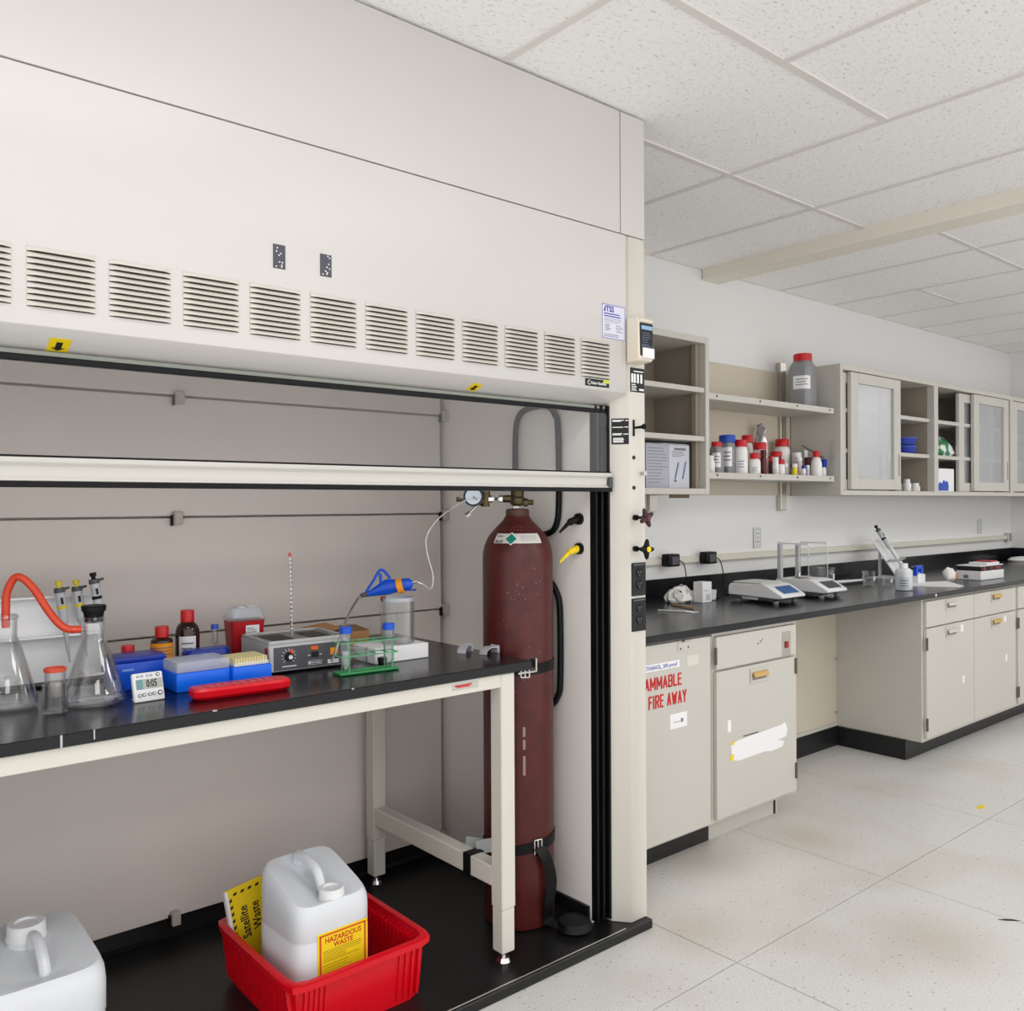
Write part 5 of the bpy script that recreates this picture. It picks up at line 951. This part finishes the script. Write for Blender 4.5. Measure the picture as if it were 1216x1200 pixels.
def beaker(label, x, y, r, h):
    t = thing('beaker', label, 'beaker', (x, y, CZ)); obj('glass_body', MB().loft([(r*.85, .0004), (r*.97, .004), (r, .012), (r, h - .006), (r*1.1, h), (r*1.02, h), (r - .003, h - .008), (r - .003, .012), (r*.82, .006)], (0, 0), 28), FLASKG, t, local=True); obj('volume_print', MB().box(-.008, .008, -r - .001, -r - .0004, h*.4, h*.7), WHITEL, t, local=True)
beaker('glass beaker right behind the shielded balance', 4.60, 2.66, .045, .105); beaker('larger glass beaker standing between balance and plastic bottle', 4.775, 2.50, .034, .084); beaker('smaller glass beaker beside the plastic bottle', 4.83, 2.42, .026, .062)
bottle('plastic_bottle', 'translucent plastic bottle half full on the counter edge', 'bottle', 4.70, 2.262, CZ, .039, .145, .018, .022, pm('translucent_pe', 'D8DCE0', .35, sss=.3), WHITEP, 3.5, pm('lower_fill', 'C2C9D2', .4), labspan=(.02, .6), sh=.78)
f2 = thing('tube_holder', 'white and blue tube holder behind the plastic bottle', 'rack', (5.17, 2.43, CZ)); obj('holder_base', MB().prism([(-.05, .0004), (-.05, .05), (.01, .075), (.05, .0004)], 'x', -.045, .045, .002), WHITEP, f2, local=True); obj('blue_clamp', MB().box(-.05, -.032, -.045, -.02, .045, .10, .003).box(-.05, .045, -.04, -.02, .085, .104, .003).box(.022, .045, -.04, -.015, .05, .10, .003), BLUEP, f2, local=True); obj('rod', MB().cyl((-.09, -.03, .098), (-.02, -.03, .098), .004, n=8), DKPANEL, f2, local=True)
p2 = thing('pipette_stand', 'tilted white pipette stand on the counter near the far corner', 'stand', (5.40, 2.64, CZ)); T = Matrix.Translation((5.395, 2.58, CZ + .002)) @ Matrix.Rotation(-.62, 4, 'X') 
m = MB().box(-.095, .095, 0, .008, 0, .30, .002); m.xf(T); obj('back_panel', m, WHITEP, p2); m = MB().box(-.10, .10, -.03, 0, .125, .131, .001); m.xf(T); obj('shelf', m, GREYM, p2); obj('base', MB().box(5.30, 5.49, 2.57, 2.78, CZ, CZ + .006, .001), WHITEP, p2); obj('prop', MB().box(5.385, 5.405, 2.745, 2.755, CZ + .006, CZ + .2), WHITEP, p2)
pipette('pipette', 'grey pipette with black button in the tilted counter stand', (5.38, 2.60, .955), (5.35, 2.755, 1.215), BLACKR, s=1.25)
tx = thing('tip_carton', 'white box with dark striped print and red corner on the counter', 'box', (5.76, 2.29, CZ), -.04); obj('box_base', MB().box(-.155, .155, -.075, .075, 0, .055, .003), WHITEP, tx, local=True); obj('printed_sleeve', MB().box(-.153, .153, -.073, .073, .0553, .082, .002), INK, tx, local=True, label='dark printed sleeve'); obj('box_top', MB().box(-.153, .153, -.073, .073, .0823, .088, .002).box(-.02, .15, -.05, .06, .0883, .10, .002), WHITEP, tx, local=True); obj('red_corner', MB().box(.06, .148, -.04, .05, .1002, .108, .001), pm('dusty_red', 'A8323E', .5), tx, local=True); obj('sleeve_print', MB().box(-.12, -.09, -.0738, -.0728, .06, .078).box(-.02, 0, -.0738, -.0728, .06, .078).box(.045, .12, -.0738, -.0728, .063, .075), pm('sleeve_red', '9C2A3A', .5), tx, local=True); obj('side_label', MB().box(-.156, -.155, .0, .03, .01, .03), INKG, tx, local=True)
bl = thing('orange_vial', 'orange-capped vial with crumpled white wrap beside the striped box', 'vial', (5.48, 2.33, CZ)); obj('vial_body', MB().loft([(.014, .0004), (.016, .004), (.016, .028)], (0, 0), 16), CLEARP, bl, local=True); obj('orange_cap', MB().loft([(.019, .012), (.02, .016), (.02, .046), (.016, .05)], (0, 0), 18), pm('orange_plastic', 'D9782A', .4), bl, local=True); m = MB(); m.loft([(.02, .0005), (.032, .02), (.034, .055), (.02, .075), (.006, .08)], (-.045, .01), 12); rr = random.Random(4)
for v in m.bm.verts: v.co += Vector((rr.uniform(-.007, .007), rr.uniform(-.007, .007), rr.uniform(-.005, .005) if v.co.z > .01 else 0))
obj('wrap', m, TISSUE, bl, local=True)
pp = obj('paper_sheet', MB().prism([(4.93, 2.36), (5.10, 2.455), (5.385, 2.33), (5.15, 2.135), (5.06, 2.125)], 'z', CZ, CZ + .004), WHITEL, label='white paper lying flat on the counter by the plastic bottle', cat='paper')
fw = thing('white_cloth', 'folded white cloth in the far corner of the counter', 'cloth', (7.68, 2.74, CZ)); obj('cloth_body', MB().loft([(.14, .07, .0004), (.15, .08, .012), (.12, .06, .03), (.05, .02, .036)], (0, 0), 24, 2.5), TISSUE, fw, local=True)
cf = thing('clamp_forceps', 'long white-handled tongs lying behind the glass beakers', 'tongs', (4.83, 2.66, CZ)); obj('tongs_handle', MB().tube([(4.62, 2.70, CZ + .012), (4.76, 2.70, CZ + .010), (5.02, 2.66, CZ + .008)], .010, 8, 4), WHITEP, cf); obj('tongs_arm', MB().tube([(4.60, 2.64, CZ + .006), (4.76, 2.63, CZ + .006), (4.98, 2.64, CZ + .006)], .006, 8, 4), BLACKR, cf)
ts = thing('tissue', 'crumpled white tissue on the counter by the hood', 'tissue', (3.375, 2.715, CZ)); m = MB(); m.loft([(.07, .045, .0006), (.085, .055, .012), (.075, .045, .04), (.06, .03, .062), (.02, .01, .07)], (0, 0), 22); rr = random.Random(9)
for v in m.bm.verts: v.co += Vector((rr.uniform(-.02, .02), rr.uniform(-.012, .012), rr.uniform(-.010, .014) if v.co.z > .008 else 0))
obj('tissue_sheet', m, TISSUE, ts, local=True)
wbx = thing('small_carton', 'small white carton standing beside the crumpled tissue', 'box', (3.445, 2.64, CZ)); obj('carton_body', MB().box(3.405, 3.475, 2.61, 2.665, CZ, CZ + .098, .001), WHITEL, wbx); obj('carton_print', MB().box(3.415, 3.45, 2.6088, 2.6098, CZ + .055, CZ + .06).box(3.43, 3.462, 2.6088, 2.6098, CZ + .012, CZ + .04), pm('pale_print', 'BFC3D2', .6), wbx)
wc_ = thing('white_cup', 'small white plastic cup right of the small carton', 'cup', (3.545, 2.665, CZ)); obj('cup_body', MB().loft([(.018, .0004), (.022, .004), (.026, .05), (.024, .05), (.02, .006)], (0, 0), 20), WHITEP, wc_, local=True)
pc = thing('pencil', 'tan wooden pencil on the counter by the tissue', 'pencil', (3.2, 2.57, CZ)); obj('pencil_shaft', MB().cyl((3.232, 2.655, CZ + .0045), (3.178, 2.485, CZ + .0045), .0042, n=6), pm('pencil_tan', 'B98A4C', .5), pc); obj('pencil_tip', MB().cyl((3.232, 2.655, CZ + .0045), (3.238, 2.675, CZ + .0045), .0042, .0008, 6), DKPANEL, pc); 
sc = thing('spatula', 'thin white spatula lying in front of the tan pencil', 'spatula', (3.08, 2.5, CZ)); obj('spatula_handle', MB().tube([(3.02, 2.56, CZ + .003), (3.05, 2.49, CZ + .003), (3.085, 2.425, CZ + .003)], .003, 6, 3), WHITEP, sc); obj('spatula_blade', MB().box(3.06, 3.105, 2.40, 2.445, CZ, CZ + .002, .0005), WHITEP, sc)
obj('floor_tape', MB().box(4.10, 4.155, 1.63, 1.655, .0004, .0012), YELL, label='yellow tape scrap stuck on the pale floor', cat='tape')

GR = {'reagent_bottle': 'amber bottles on the workbench', 'base_cabinet': 'base cabinets under the counter', 'wall_cabinet': 'wall cabinets above the counter', 'beaker': 'glass beakers on the counter', 'lab_balance': 'lab balances on the counter',
      'pipette': 'hand pipettes in stands', 'tip_box': 'blue tip boxes', 'centrifuge_tube': 'blue-capped tubes on the workbench', 'cylinder_strap': 'straps around the gas cylinder', 'power_adapter': 'power adapters on the raceway', 'wall_outlet': 'wall outlets over the counter',
      'metal_holder': 'folded metal holders', 'carton': 'cartons behind cabinet glass', 'blue_bowl': 'stacked blue bowls', 'white_bottle': 'white bottles in the wall cabinet', 'small_beaker': 'small beakers on the workbench', 'pipette_stand': 'white pipette stands'}
for o in COL.objects:
    k = o.name.split('.')[0]
    if o.parent is None and k in GR and 'group' not in o: o['group'] = GR[k]
